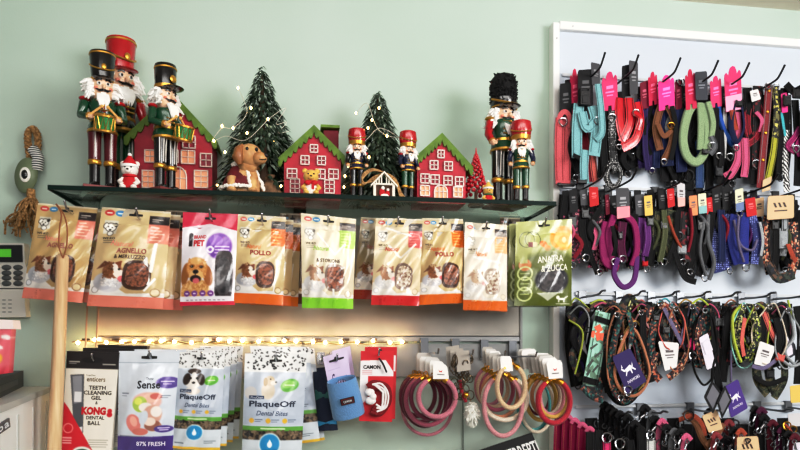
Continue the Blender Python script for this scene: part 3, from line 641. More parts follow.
MB().ball(P(-1.2,10.4,-.8), (2*k,1.4*k,2*k)).ball(P(3.8,8.8,-.8), (1.6*k,1.2*k,1.6*k)).ball(P(.5,3,-1.4), (4*k,1*k,1.6*k)).build('carved_head', 'gloss_white', t)
mb = MB()
for a in range(3): mb.tube(catmull([P(-1,27,1), P(-12,30-a,3), P(-21,24-2*a,3), P(-20,16-a,2), P(-10,18+2*a,2), P(-2,25,1)], 6), .8*k, n=6)
for a in range(5): mb.tube(catmull([P(0,27,2), P(8+a,22,5), P(14+a,12-a,4), P(17+1.5*a,2,4)], 5), .6*k, n=5)
mb.build('rope', 'twine', t)
# ================================================================== left edge: keypad, eye ornament, cabinet, pole
mat('keypad_white', (222,220,212), .45); mat('keypad_dark', (24,26,28), .3, coat=.4); mat('lcd', (96,190,60), .3, emit=(110,200,60), estr=.25); mat('key_dark', (84,88,88), .5)
def slabW(q, off0, off1, m=0, mb=None):
    mb = mb or MB(); a = [W(x, y, off1) for x, y in q]; return mb.slab(a, (0, off1-off0, 0))
o = W(0, 280, .0); t = thing('alarm_keypad', 'white alarm keypad with green display on the wall at the left edge', 'keypad', o)
slabW([(-45,243),(24,243),(25,264),(27,268),(24,288),(-45,288)], 0, .03).build('upper_body', 'keypad_white', t, o)
slabW([(-45,289),(24,289),(26,317),(-45,318)], 0, .026).build('lower_body', 'keypad_white', t, o)
slabW([(-44,245),(22,245),(22.5,262),(-44,262)], .03, .033).build('display_bezel', 'keypad_dark', t, o)
slabW([(-40,249),(11,249),(11,257),(-40,257)], .033, .034).build('screen', 'lcd', t, o)
for y in (267.5, 273, 278, 283.5):
    for x in (-5, 6.5, 18): 
        p = W(x, y, .03); MB().ball(p, (.0105,.004,.0062), n=12, k=6).build('key', 'key_dark', t, o)
mb = MB()
for y in (300, 304, 308, 312):
    for x in (-8, -2, 4, 10): mb.box(W(x, y, .026), (.007,.001,.0016))
mb.build('speaker_slots', 'key_dark', t, o)
# evil-eye ornament
mat('jute', (168,128,78), .9, pat='noise', cols=[(128,90,48),(196,156,102)], pscale=220); mat('eye_sage', (122,136,104), .5, coat=.2); mat('band_bw', (230,230,226), .7, pat='stripe', cols=[(20,20,20),(236,236,232)], pscale=62)
o = W(30, 130, .0); t = thing('eye_ornament', 'sage ceramic eye pendant on jute rope with raffia tassel', 'ornament', o); k = mpp(28, .02)
mb = MB(); loop = [W(x, y, .022) for x, y in ((36,160),(38,146),(37,134),(32,128),(28,133),(28,145),(30,158))]
cl = catmull(loop, 8)
for s in range(3): mb.tube([p+Vector((.0042*math.cos(i*.8+s*2.1), .0042*math.sin(i*.8+s*2.1), .002*math.cos(i*.8+s*2.1))) for i, p in enumerate(cl)], .0042, n=6)
mb.build('rope', 'jute', t, o)
MB().tube([W(33,149,.026), W(38,157,.03), W(37,170,.026)], .0125, n=12).build('wrapped_band', 'band_bw', t, o)
c = W(26.5, 175.5, .03)
mx = Matrix.Rotation(math.radians(90), 3, 'X')
rot = Matrix.Rotation(math.radians(8), 3, 'Y')
dk = MB().lathe([(.002,-.007),(.9,-.006),(1,0),(.95,.006),(.002,.009)], (0,0,0), n=28).build('disc', 'eye_sage', t, o)
for v in dk.data.vertices: 
    q = v.co+Vector(o); q = Vector((q.x*10.5*k, -q.z, q.y*18*k)); v.co = rot@q+c-Vector(o)
fixn(dk.data)
for nm, rx, rz, m_, d in (('eye_white', 5.2, 7.6, 'gloss_white', .008),('iris', 3, 4.6, 'gloss_black', .0105)):
    MB().ball(c+Vector((0,-d,0)), (rx*k,.003,rz*k), n=20).build(nm, m_, t, o)
mb = MB(); r = random.Random(4)
mb.tube([W(31,190,.03), W(31,200,.035)], .009, n=10)
for i in range(46):
    x = r.uniform(4, 42); y = r.uniform(224, 243)-abs(x-30)*.35; a = r.uniform(-4,4)
    mb.tube(catmull([W(31+r.uniform(-3,3),196,.03), W(31+(x-31)*.45+a,208+r.uniform(-4,4),.045+r.uniform(-.02,.02)), W(31+(x-31)*.8-a,222+r.uniform(-5,5),.04+r.uniform(-.02,.02)), W(x+r.uniform(-3,3),y,.035)], 4), r.uniform(.0014,.0026), n=5)
mb.build('tassel', 'jute', t, o)
# cabinet
mat('cabinet_white', (240,240,238), .45); mat('cabinet_top', (190,192,190), .35); mat('label_navy', (30,42,60), .4, coat=.3)
Zc = 1.344; a = W(50, 387, .01); a = Vector((a.x, -.012, Zc)); b = G(-2, 405.7, Zc); d = (b-a); b2 = a+d*1.5
fp = [a, b2, b2+Vector((-.55,-.06,0)), a+Vector((-.55,0,0))]
t = thing('white_cabinet', 'white cabinet with grey top at the lower left corner', 'cabinet', a)
MB().slab([Vector((p.x,p.y,0)) for p in fp], (0,0,Zc-.012)).build('body', 'cabinet_white', t, a)
nrm = Vector((-d.y, d.x, 0)).normalized(); nrm = nrm if nrm.x > 0 else -nrm
MB().slab([Vector((p.x,p.y,Zc-.012)) for p in (fp[0]+nrm*.004, fp[1]+nrm*.004, fp[2], fp[3])], (0,0,.012)).build('top', 'cabinet_top', t, a)
mb = MB()
for i in range(5):
    p = a+d*(.08+.3*i); mb.slab([Vector((p.x,p.y,.08)), Vector((p.x,p.y,Zc-.03)), Vector((p.x,p.y,Zc-.03))+d*.03, Vector((p.x,p.y,.08))+d*.03], nrm*.0012)
mb.build('side_rib', mat('cabinet_rib', (214,216,214), .45), t, a)
def onside(px, py):
    rr = ray(px, py); s_ = (a-CAM).dot(nrm)/rr.dot(nrm); return CAM+rr*s_
lq = [onside(-12,431), onside(7.5,418), onside(8.5,427), onside(-12,441)]
lb = MB().slab([p+nrm*.003 for p in lq], -nrm*.003).build('label_plate', 'label_navy', t, a)
Sg = Surf(lq); Sg.n = nrm
lettering(Sg, [('o', .35,.2,.6,.8,(225,230,235),.03),('a', .66,.2,.92,.8,(225,230,235),.03)], lb, a, lift=.004)
# tray on the cabinet and a pink carton on the tray
def level_box(name, label, cat, px_edge, zb, ztop, width, m, inset=0):
    p, q = G(*px_edge[0], zb), G(*px_edge[1], zb); dd = q-p; q = p+dd*1.5
    tt = thing(name, label, cat, p); return tt, p, q
tt, p, q = level_box('black_tray', 'black rectangular box on top of the white cabinet', 'box', ((25,385.5),(0,396)), Zc, 0, .3, None)
mat('tray_black', (46,48,52), .5); hz = 17.5*mpp(25,.06)*.93
p.y = min(p.y, -.015) if p.y > -.015 else p.y
MB().slab([p, q, q+Vector((-.25,-.02,0)), p+Vector((-.25,0,0))], (0,0,hz)).build('body', 'tray_black', tt, p)
n2 = Vector((-(q-p).y, (q-p).x, 0)).normalized(); n2 = n2 if n2.x > 0 else -n2
MB().slab([p.lerp(q,.3)+Vector((0,0,hz*.3)), p.lerp(q,.9)+Vector((0,0,hz*.3)), p.lerp(q,.9)+Vector((0,0,hz*.62)), p.lerp(q,.3)+Vector((0,0,hz*.62))], n2*.001).build('slot', 'black_plastic', tt, p)
def pnt(c):
    c.rect(0,0,1,1,(232,120,132)); c.vgrad(.82,1,(214,60,80),.2,.9)
    for u, v in ((.62,.42),(.3,.32),(.82,.22)): c.ell(u,v,.12,.07,(250,236,232)); c.ell(u+.08,v+.02,.08,.06,(250,236,232))
    c.ell(.45,.66,.32,.22,(238,190,58)); c.ell(.5,.6,.16,.08,(250,214,96)); c.ell(.28,.78,.12,.08,(206,60,50)); c.rect(0,0,1,.05,(250,246,240))
off = .30
qd = [(-26,325),(11.5,326),(8.5,372),(-24,377)]; Q = quadW(qd, off); zz = Zc+hz; sc_ = (zz-CAM.z)/(Q[2].z-CAM.z)
t, S = pouch('pink_carton', 'pink carton with white lid standing on the black box', 'carton', qd, off, 0, pnt, hole=None, m=paper, depth=.02, res=.003)
o = (Q[0]+Q[1])/2
slabW([(-28,317),(12.5,319),(13.5,328),(-28,328)], off-.03, off+.003).build('lid', mat('carton_lid', (244,226,222), .5), t, o)
t.location.z += (zz-min(Q[2].z,Q[3].z))
# wooden pole with a leather loop
mat('beech', (214,184,148), .55, pat='grain', cols=[(198,164,126),(224,196,162)], pscale=120); mat('leather', (150,96,58), .6)
o = W(63, 256, .2); t = thing('wooden_pole', 'pale wooden broom pole hung by a leather loop before the leftmost pouch', 'pole', o)
MB().tube([W(63,255,.2), W(62.8,257,.2), W(58.5,355,.212), W(53.5,470,.225)], [.009,.0118,.0125,.013], n=16).build('shaft', 'beech', t, o)
mb = MB()
for xx in (59, 66.5): mb.tube(catmull([W(63,258,.212), W(xx,246,.212), W(xx+.6,228,.2), W(62.5+(xx-63)*.3,214,.19), W(56,204,.185)], 5), .0016, n=6)
mb.build('leather_loop', 'leather', t, o)
mat('cord_pink', (206,176,150), .7)
for i, (xa, ya, xb, yb) in enumerate(((87.5,300,85.5,347),(99,300,96,347))):
    o = W(xa, ya, .05); tag(MB().tube([o, W((xa+xb)/2,(ya+yb)/2,.05), W(xb,yb,.05)], .0022, n=6).build('hanging_cord', 'cord_pink', None, o), 'thin pale cord hanging below the second pouch, '+('nearer the wooden pole' if i == 0 else 'nearer the lit panel'), 'cord', 'pale hanging cords')
# ================================================================== pouches and packets below the shelf
mat('treats_brown', (120,72,52), .35, pat='noise', cols=[(78,44,34),(168,108,78)], pscale=160, coat=.7); mat('treats_dark', (52,38,36), .3, pat='noise', cols=[(30,22,24),(92,70,62)], pscale=130, coat=.7)
mat('treats_pale', (196,176,150), .35, pat='noise', cols=[(120,84,62),(236,224,206)], pscale=150, coat=.7); mat('treats_black', (44,40,44), .3, pat='noise', cols=[(24,22,26),(80,74,76)], pscale=90, coat=.7)
def peg(px, py, off0, off1, mname='chrome', up=.012, label='', group='chrome peg hooks of the slat panel', r=.0022, plate=True):
    a = W(px, py, off1); o = Vector((a.x, -off0, a.z)); t = thing('peg_hook', label, 'hook', o, group)
    pts = [Vector((a.x, -off0, a.z-.003)), Vector((a.x, -(off0+off1)*.5, a.z-.003)), Vector((a.x, -off1+.014, a.z-.003)), Vector((a.x, -off1, a.z+.002)), Vector((a.x, -off1-.008, a.z+up))]
    MB().tube(catmull(pts, 4), r, n=8).ball(pts[-1], r*1.25, n=8, k=6).build('rod', mname, t, o)
    if plate: MB().box((a.x, -off0-.002, a.z), (.018, .004, .03)).build('back_plate', mname, t, o)
    return t
def terrier(c, u, v, s):
    e = c.ell
    e(u-.02*s, v+.19*s/c.asp*1.0, .2*s, .15*s, (206,204,206)); e(u-.1*s, v+.17*s/c.asp, .16*s, .14*s, (186,186,192)); e(u+.02*s, v+.12*s/c.asp, .12*s, .12*s, (226,220,214))
    e(u, v, .15*s, .13*s, (142,90,58), .3); e(u+.04*s, v-.02*s, .05*s, .11*s, (238,228,216), -.2)
    c.poly([(u-.16*s,v-.05*s/c.asp),(u-.24*s,v-.02*s/c.asp),(u-.13*s,v-.16*s/c.asp),(u-.04*s,v-.12*s/c.asp)], (118,66,42))
    c.poly([(u+.02*s,v-.13*s/c.asp),(u+.13*s,v-.17*s/c.asp),(u+.12*s,v-.06*s/c.asp)], (134,72,44))
    e(u+.12*s, v+.05*s/c.asp, .09*s, .07*s, (236,222,208), .3); e(u+.2*s, v+.03*s/c.asp, .03*s, .028*s, (26,20,20)); e(u+.0*s, v-.02*s/c.asp, .02*s, .02*s, (24,16,14)); e(u+.1*s, v-.03*s/c.asp, .018*s, .018*s, (24,16,14))
    e(u+.14*s, v+.12*s/c.asp, .05*s, .05*s, (226,120,124), .4)
    c.speck(u-.13*s, v-.1*s, u+.02*s, v+.08*s, [(160,106,70),(110,66,40),(130,82,50)], 60, .014); c.speck(u-.16*s, v+.08*s, u+.1*s, v+.16*s, [(236,234,232),(190,188,190),(216,212,210)], 60, .016)
def logo_dog(c, u, v, s):
    k = (60,54,50); A = c.asp
    c.rect(u-.12*s, v-.13*s/A, u+.12*s, v+.13*s/A, (214,208,192)); c.ell(u, v, .1*s, .09*s, k); c.ell(u, v, .085*s, .075*s, (246,242,232)); c.ell(u-.09*s, v-.03*s/A, .04*s, .06*s, k, .4); c.ell(u-.085*s, v-.03*s/A, .028*s, .048*s, (246,242,232), .4)
    c.ell(u+.08*s, v-.05*s/A, .035*s, .04*s, k); c.ell(u+.02*s, v+.0, .014*s, .014*s, k); c.ell(u-.045*s, v-.01*s/A, .014*s, .014*s, k); c.ell(u-.01*s, v+.045*s/A, .026*s, .02*s, k); c.ell(u+.01*s, v+.12*s/A, .06*s, .05*s, k); c.ell(u+.01*s, v+.12*s/A, .048*s, .04*s, (246,242,232))
def treat_paint(acc, acc2, kraft=(206,182,138), blk=True, pale=0, seed=0, win=True, dog=True, badge2=True, treat=(132,84,62), streak=0):
    def f(c):
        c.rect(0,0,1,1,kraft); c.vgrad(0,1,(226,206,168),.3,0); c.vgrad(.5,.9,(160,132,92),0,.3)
        c.rect(0,0,1,.02,(226,214,190))
        c.ell(.13,.055,.07,.045,(198,66,62)); c.rect(.09,.05,.17,.062,(244,230,220))
        if badge2: c.ell(.28,.055,.07,.045,(64,140,190)); c.rect(.24,.05,.32,.062,(230,240,244))
        if blk: c.rect(.7,.06,.99,.145,(46,34,32)); c.rect(.74,.09,.9,.1,(190,180,170)); c.rect(.74,.11,.84,.118,(190,180,170))
        c.rect(.7,.145,1,.34,acc); 
        for k in range(5): c.rect(.73, .17+.033*k, .73+.2*(.6+.4*((k*7) % 3)/2), .18+.033*k, tuple(min(255,x+70) for x in acc))
        logo_dog(c, .17, .2, .8)
        for k in range(2): c.rect(.1,.335+.02*k,.27,.343+.02*k,(110,98,80))
        c.poly([(0,.74),(.2,.72),(.5,.86),(1,.84),(1,.92),(0,.92)], (232,228,222)); c.ell(.09,.83,.05,.05,(236,236,238)); c.ring(.09,.83,.05,.006,(150,150,150))
        if dog: terrier(c, .29, .64, .95)
        if win: 
            c.poly(oval(.62,.67,.19,.15,24,3), tuple(x*.6 for x in treat))
        c.ell(.88,.84,.07,.06,(226,206,170)); c.ring(.88,.84,.06,.008,(150,120,80))
        c.rect(0,.885,1,1,acc2)
        if pale: c.vgrad(.1,.9,(246,240,228),pale,pale)
        for (a,b,d,e_,w) in streak or (): c.line(a,b,d,e_,w,(250,248,242))  # near-white lines paint reflection streaks onto the film
        c.noise(.16,7)
    return f
WIN = oval(.63,.67,.155,.12,20,3)
WE = [('WE KO',.08,.3,.27,.325,(52,46,42),.02)]
def treat(label, q, off, acc, name, acc2=None, seed=1, wr=.0016, pale=0, win='treats_brown', streak=0, kraft=(208,184,140), script=True, sub=None, namec=None, thick=.015, kind='treat_pouch'):
    acc2 = acc2 or acc; nc = namec or tuple(int(x*.72) for x in acc)
    tx = list(WE)
    if script: tx += [('Natural', .22,.335,.52,.385, acc,.005,.35)]
    if name: tx += [(name, .3,.4,.72,.455, nc,.03)]
    if sub: tx += [(sub, .28,.47,.72,.51, (70,44,36),.015)]
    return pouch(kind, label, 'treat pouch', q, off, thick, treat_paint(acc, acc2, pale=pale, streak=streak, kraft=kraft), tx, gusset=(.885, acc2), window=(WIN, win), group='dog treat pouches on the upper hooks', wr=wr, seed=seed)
SAL=(226,140,120); ORA=(228,118,40); GRN=(146,206,58); RED=(204,48,50)
def back_copies(t, n, dx, labels, dyoff=.022, dz=0):
    for i in range(n): dup(t, t.location+Vector((dx*(i+1), dyoff*(i+1), dz*(i+1))), labels[i], skip=())
A, _ = treat('leftmost kraft treat pouch, tilted, partly behind the wooden pole', [(38,203),(98,208),(82,303),(22,298)], .15, SAL, 'AGNELLO', seed=11, kraft=(194,164,110))
back_copies(A, 1, .03, ['kraft treat pouch just behind the tilted leftmost one'], .04)
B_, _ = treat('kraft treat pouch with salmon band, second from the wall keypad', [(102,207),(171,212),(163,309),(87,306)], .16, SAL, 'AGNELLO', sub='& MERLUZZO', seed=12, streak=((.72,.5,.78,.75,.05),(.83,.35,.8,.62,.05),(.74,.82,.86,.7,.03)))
back_copies(B_, 2, .014, ['salmon banded kraft pouch directly behind the second front pouch','salmon banded kraft pouch at the back of the second hook'], .034)
def pet_paint(c):
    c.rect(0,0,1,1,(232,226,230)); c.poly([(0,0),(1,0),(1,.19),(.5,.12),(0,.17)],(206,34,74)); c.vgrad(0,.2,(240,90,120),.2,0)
    c.rect(.13,.24,.2,.37,(48,40,46)); c.ell(.17,.25,.04,.05,(48,40,46))
    c.ell(.68,.36,.23,.25,(128,78,168)); c.ell(.62,.3,.12,.1,(150,104,190)); c.ring(.52,.4,.05,.016,(236,226,240))
    for k in range(3): c.rect(.6,.36+.035*k,.86,.372+.035*k,(226,210,236))
    c.poly(oval(.78,.68,.16,.27,24,4),(54,44,46)); c.rect(.7,.5,.75,.9,(84,72,72)); c.rect(.82,.48,.86,.9,(70,58,60))
    c.ell(.28,.86,.27,.26,(214,166,104)); c.speck(.04,.74,.52,.9,[(230,190,134),(190,138,78),(206,158,96)],160,.022)
    c.ell(.09,.66,.075,.2,(160,100,46),.18); c.ell(.5,.68,.085,.2,(168,106,50),-.22); c.ell(.3,.6,.19,.2,(204,146,80)); c.speck(.14,.5,.46,.7,[(214,160,94),(188,130,66),(222,172,110)],150,.016)
    c.ell(.28,.53,.1,.06,(222,176,114)); c.ell(.21,.58,.05,.03,(150,96,46)); c.ell(.38,.585,.05,.03,(150,96,46)); c.ell(.29,.68,.13,.11,(224,182,124)); c.ell(.28,.64,.052,.04,(26,20,18)); c.ell(.28,.715,.1,.07,(48,24,22),.08); c.ell(.29,.735,.06,.05,(206,108,112)); c.rect(.27,.655,.285,.69,(70,40,30))
    c.ell(.21,.585,.026,.022,(24,16,12)); c.ell(.38,.59,.026,.022,(24,16,12)); c.ell(.205,.58,.008,.008,(230,220,210)); c.ell(.375,.585,.008,.008,(230,220,210))
    c.rect(0,.9,1,.965,(236,232,236)); 
    for u in (.13,.27,.42,.56): c.ell(u,.87,.055,.055,(132,70,150)); c.rect(u-.025,.865,u+.025,.877,(240,230,244))
    for k in range(9): c.rect(.12+.08*k,.935,.17+.08*k,.942,(120,110,120))
    c.rect(0,.955,1,1,(206,34,74)); c.noise(.12,6)
Cc, _ = pouch('treat_pouch', 'pink and white treat pouch with a golden retriever and purple balloon', 'treat pouch', [(183,212),(238,214),(235,305),(180,306)], .155, .014, pet_paint, [('BRAND',.22,.245,.45,.285,(206,50,60),.02),('PET',.22,.3,.42,.37,(206,50,60),.05)], gusset=(.955,(206,34,74)), window=(oval(.78,.69,.12,.2,18,3.5),'treats_black'), group='dog treat pouches on the upper hooks', wr=.0012, seed=13)
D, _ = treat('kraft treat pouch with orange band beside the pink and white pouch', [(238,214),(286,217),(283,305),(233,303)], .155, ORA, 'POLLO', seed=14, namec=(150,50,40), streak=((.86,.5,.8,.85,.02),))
back_copies(D, 2, .016, ['orange banded kraft pouch directly behind the one beside the pink pouch','orange banded kraft pouch furthest back near the pink pouch'], .034)
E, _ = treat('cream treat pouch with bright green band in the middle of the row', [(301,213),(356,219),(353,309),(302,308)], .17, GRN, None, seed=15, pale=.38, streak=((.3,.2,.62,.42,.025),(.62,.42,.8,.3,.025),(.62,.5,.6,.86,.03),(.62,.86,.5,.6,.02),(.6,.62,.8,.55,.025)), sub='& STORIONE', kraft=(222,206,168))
treat('dim red banded pouch hanging at the back right of the green banded one', [(361,217),(398,219),(394,300),(353,299)], .085, (176,62,48), None, seed=16, kraft=(158,140,104), thick=.01)  # kraft darkened to paint the shade behind the front pouches
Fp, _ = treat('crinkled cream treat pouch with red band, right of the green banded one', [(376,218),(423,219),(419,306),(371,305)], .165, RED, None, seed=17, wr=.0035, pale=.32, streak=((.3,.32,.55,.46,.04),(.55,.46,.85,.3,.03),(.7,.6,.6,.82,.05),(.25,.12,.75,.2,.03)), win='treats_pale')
Gp, _ = treat('kraft treat pouch with orange band twisted beside the crinkled red one', [(422,218),(463,219),(468,303),(419,305)], .155, ORA, 'POLLO', seed=18, wr=.003, namec=(160,60,50), win='treats_brown', thick=.018)
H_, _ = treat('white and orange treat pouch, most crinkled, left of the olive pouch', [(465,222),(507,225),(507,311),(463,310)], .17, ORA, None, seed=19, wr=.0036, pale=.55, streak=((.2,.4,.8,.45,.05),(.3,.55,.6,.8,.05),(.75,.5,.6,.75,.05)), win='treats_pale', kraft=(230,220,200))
back_copies(H_, 1, .012, ['white and orange pouch behind the most crinkled one'], .036)
def duck_paint(c):
    c.rect(0,0,1,1,(168,172,112)); c.vgrad(0,.5,(184,186,130),.6,0)
    c.ell(.82,.22,.22,.2,(222,142,40)); c.ell(.84,.23,.16,.14,(236,176,84)); c.ell(.85,.24,.1,.08,(224,150,60)); c.ell(.85,.24,.04,.05,(240,208,150)); c.ell(.48,.28,.07,.05,(224,120,50),.5); c.ell(.55,.33,.06,.05,(220,140,70))
    for cu in (.2,.3): c.ring(cu,.22,.13,.006,(88,92,60))
    c.rect(.22,.25,.3,.31,(120,60,60)); c.rect(.3,.25,.38,.31,(206,196,150))
    c.ell(.6,.9,.8,.78,(96,104,40)); c.rect(0,.9,1,1,(92,102,34)); c.ell(.16,.52,.1,.1,(190,120,60)); c.rect(.08,.35,.2,.5,(168,172,112))
    for v in (.62,.74,.86): c.ring(.16,v,.11,.012,(196,204,150)); c.rect(.09,v-.006,.23,v+.006,(170,180,120))
    c.ell(.62,.7,.3,.22,(52,50,54)); c.poly([(.35,.85),(.75,.84),(.55,.94)],(186,190,170)); c.poly([(.72,.74),(.85,.66),(.8,.8)],(196,196,190))
    # little dog emblem
    w = (236,236,224); c.rect(.74,.905,.86,.93,w); c.rect(.74,.92,.76,.955,w); c.rect(.83,.92,.85,.955,w); c.ell(.73,.9,.03,.03,w); c.line(.86,.905,.91,.885,.012,w); c.rect(.7,.968,.95,.975,w); c.noise(.12,6)
I_, _ = pouch('treat_pouch', 'olive green treat pouch with an orange pumpkin slice, at the right end', 'treat pouch', [(516,222),(572,219),(571.5,306),(514,306)], .175, .014, duck_paint, [('ANATRA',.36,.43,.82,.505,(236,234,214),.01,0,.02),('& ZUCCA',.42,.535,.9,.61,(236,234,214),.01,0,.02)], window=(oval(.62,.71,.22,.13,20,2.2),'treats_black'), group='dog treat pouches on the upper hooks', wr=.0007, seed=20)
back_copies(I_, 2, -.007, ['olive pouch directly behind the pumpkin slice pouch','olive pouch furthest back on the right end hook'], .026)
PX = [(66,204,'leftmost treat pouch'),(137,211,'salmon banded pouch'),(210,212,'pink and white pouch'),(262,216,'orange banded pouch beside the pink one'),(328,218,'green banded pouch'),(398,219,'crinkled red banded pouch'),(442,219,'twisted orange banded pouch'),(486,224,'white and orange pouch'),(545,220,'olive pouch')]
for i,(q_,lb_) in enumerate((([(80,208),(104,209),(101,300),(78,299)],'dark brown filler pouch added as shade between the two leftmost kraft pouches'),([(166,210),(187,211),(185,303),(164,302)],'dark brown filler pouch added as shade left of the pink and white pouch'),([(280,213),(305,214),(303,304),(279,303)],'dark brown filler pouch added as shade left of the green banded pouch'),([(500,217),(520,218),(518,304),(499,303)],'dark brown filler pouch added as shade left of the olive pouch'))):
    treat(lb_, q_, .06, (110,48,40), None, seed=60+i, kraft=(84,62,46), thick=.008, acc2=(92,44,36), script=False)  # dark pouches added to stand for shade in the gaps
for px, py, w in PX:
    peg(px, py+4, .014, .19, label='small chrome peg hook holding the '+w)
# ------------------------------------------------------------------ lower row
def kong_paint(c):
    c.rect(0,0,1,1,(232,226,214)); c.rect(0,0,1,.17,(34,28,28)); c.ell(.5,.085,.2,.06,(16,12,12)); c.rect(.06,.1,.26,.112,(190,184,176)); c.rect(.7,.12,.95,.13,(190,184,176)); c.rect(.06,.12,.2,.126,(150,144,140))
    c.poly([(.1,.235),(.36,.225),(.42,.8),(.3,.86),(.24,.8)],(92,94,100)); c.poly([(.14,.25),(.32,.24),(.36,.5),(.2,.52)],(150,152,158)); c.rect(.2,.4,.34,.5,(226,226,226)); c.poly([(.25,.76),(.4,.74),(.4,.9),(.3,.92)],(214,214,214))
    c.poly([(0,.5),(.1,.56),(.68,1.02),(0,1.02)],(206,34,52)); c.ring(.12,.76,.09,.01,(244,150,150)); 
    for k in range(3): c.rect(.02,.85+.025*k,.2,.862+.025*k,(248,190,190))
    c.ell(.42,1.0,.2,.13,(230,230,224)); c.ell(.42,1.02,.18,.12,(50,104,84)); c.ell(.42,.99,.1,.05,(28,52,46))
    for k in range(4): c.rect(.52+.02*(k % 2),.87+.022*k,.92-.03*(k % 2),.876+.022*k,(150,146,140))
    c.ell(.905,.585,.045,.05,(196,20,40)); c.ell(.905,.62,.055,.05,(196,20,40)); c.noise(.06,6)
kq = [(67,351),(119,352.5),(111,453),(61,452)]; koff = .17
kt, _ = pouch('dental_kit_box', 'front dental gel box with black header and red corner, beside the pole', 'box', kq, koff, .002, kong_paint,
   [('TropiClean',.4,.225,.58,.245,(90,84,80),.0),('enticers',.42,.25,.78,.295,(120,104,84),.01),('TEETH',.47,.335,.8,.375,(40,36,36),.02),('CLEANING',.38,.385,.92,.425,(40,36,36),.02),('GEL',.53,.435,.73,.475,(40,36,36),.02),('&',.62,.49,.67,.52,(40,36,36),.01),('KONG',.36,.545,.84,.625,(196,20,40),.06),('DENTAL',.46,.635,.82,.67,(40,36,36),.015),('BALL',.5,.685,.75,.725,(40,36,36),.015)],
   hole=(.5,.085,.3,.05), group='boxed dental kits', wr=0, m=paper, res=.0014, ft=.17, depth=.022)
back_copies(kt, 2, .021, ['dental gel box directly behind the front one, black header showing','dental gel box at the back of its hook'], .032, .0065)
def sense_paint(c):
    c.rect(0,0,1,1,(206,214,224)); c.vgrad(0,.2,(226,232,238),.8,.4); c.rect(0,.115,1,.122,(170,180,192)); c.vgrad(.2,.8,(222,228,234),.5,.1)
    c.ell(.84,.315,.2,.1,(98,76,150)); c.rect(.72,.3,.94,.31,(220,210,236)); c.rect(.76,.325,.9,.334,(220,210,236))
    c.ell(.52,.5,.24,.15,(226,178,168)); c.ell(.6,.46,.17,.08,(236,190,176),-.2); c.ell(.66,.45,.1,.05,(206,120,112)); c.ell(.4,.53,.12,.13,(168,190,90)); c.ell(.37,.5,.06,.06,(206,214,110)); c.ell(.5,.56,.12,.08,(238,230,222)); c.ell(.62,.63,.16,.16,(214,170,156)); c.ell(.68,.6,.09,.09,(244,236,228)); c.ell(.64,.74,.15,.09,(160,110,92)); c.ell(.58,.7,.1,.07,(236,214,200)); c.ell(.3,.72,.12,.16,(222,140,132),-.4); c.ell(.3,.7,.06,.09,(238,176,164),-.4); c.ell(.42,.8,.14,.06,(206,128,116)); c.ell(.47,.66,.07,.12,(206,214,224),.3)
    c.ell(.82,.77,.16,.06,(92,70,146)); c.rect(.72,.755,.92,.765,(226,218,240)); c.rect(.75,.775,.9,.785,(226,218,240)); c.rect(.08,.42,.2,.43,(120,128,140)); c.rect(.08,.445,.17,.452,(120,128,140)); c.rect(.74,.44,.9,.448,(120,128,140)); c.rect(.74,.46,.86,.468,(120,128,140)); c.rect(.05,.845,.5,.853,(130,136,150))
    c.poly([(0,.855),(1,.84),(1,1),(0,1)],(84,62,140)); c.noise(.09,6)
sq = [(119,351),(180,351),(173,451),(117.5,450)]
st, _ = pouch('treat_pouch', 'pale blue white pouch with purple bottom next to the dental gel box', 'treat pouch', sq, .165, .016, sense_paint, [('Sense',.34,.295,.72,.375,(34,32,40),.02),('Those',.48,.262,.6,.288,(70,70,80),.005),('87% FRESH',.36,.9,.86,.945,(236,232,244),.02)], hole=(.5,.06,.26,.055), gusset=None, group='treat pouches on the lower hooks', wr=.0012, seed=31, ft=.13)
back_copies(st, 1, .012, ['pale blue white pouch behind the front purple bottomed one'], .036, .003)
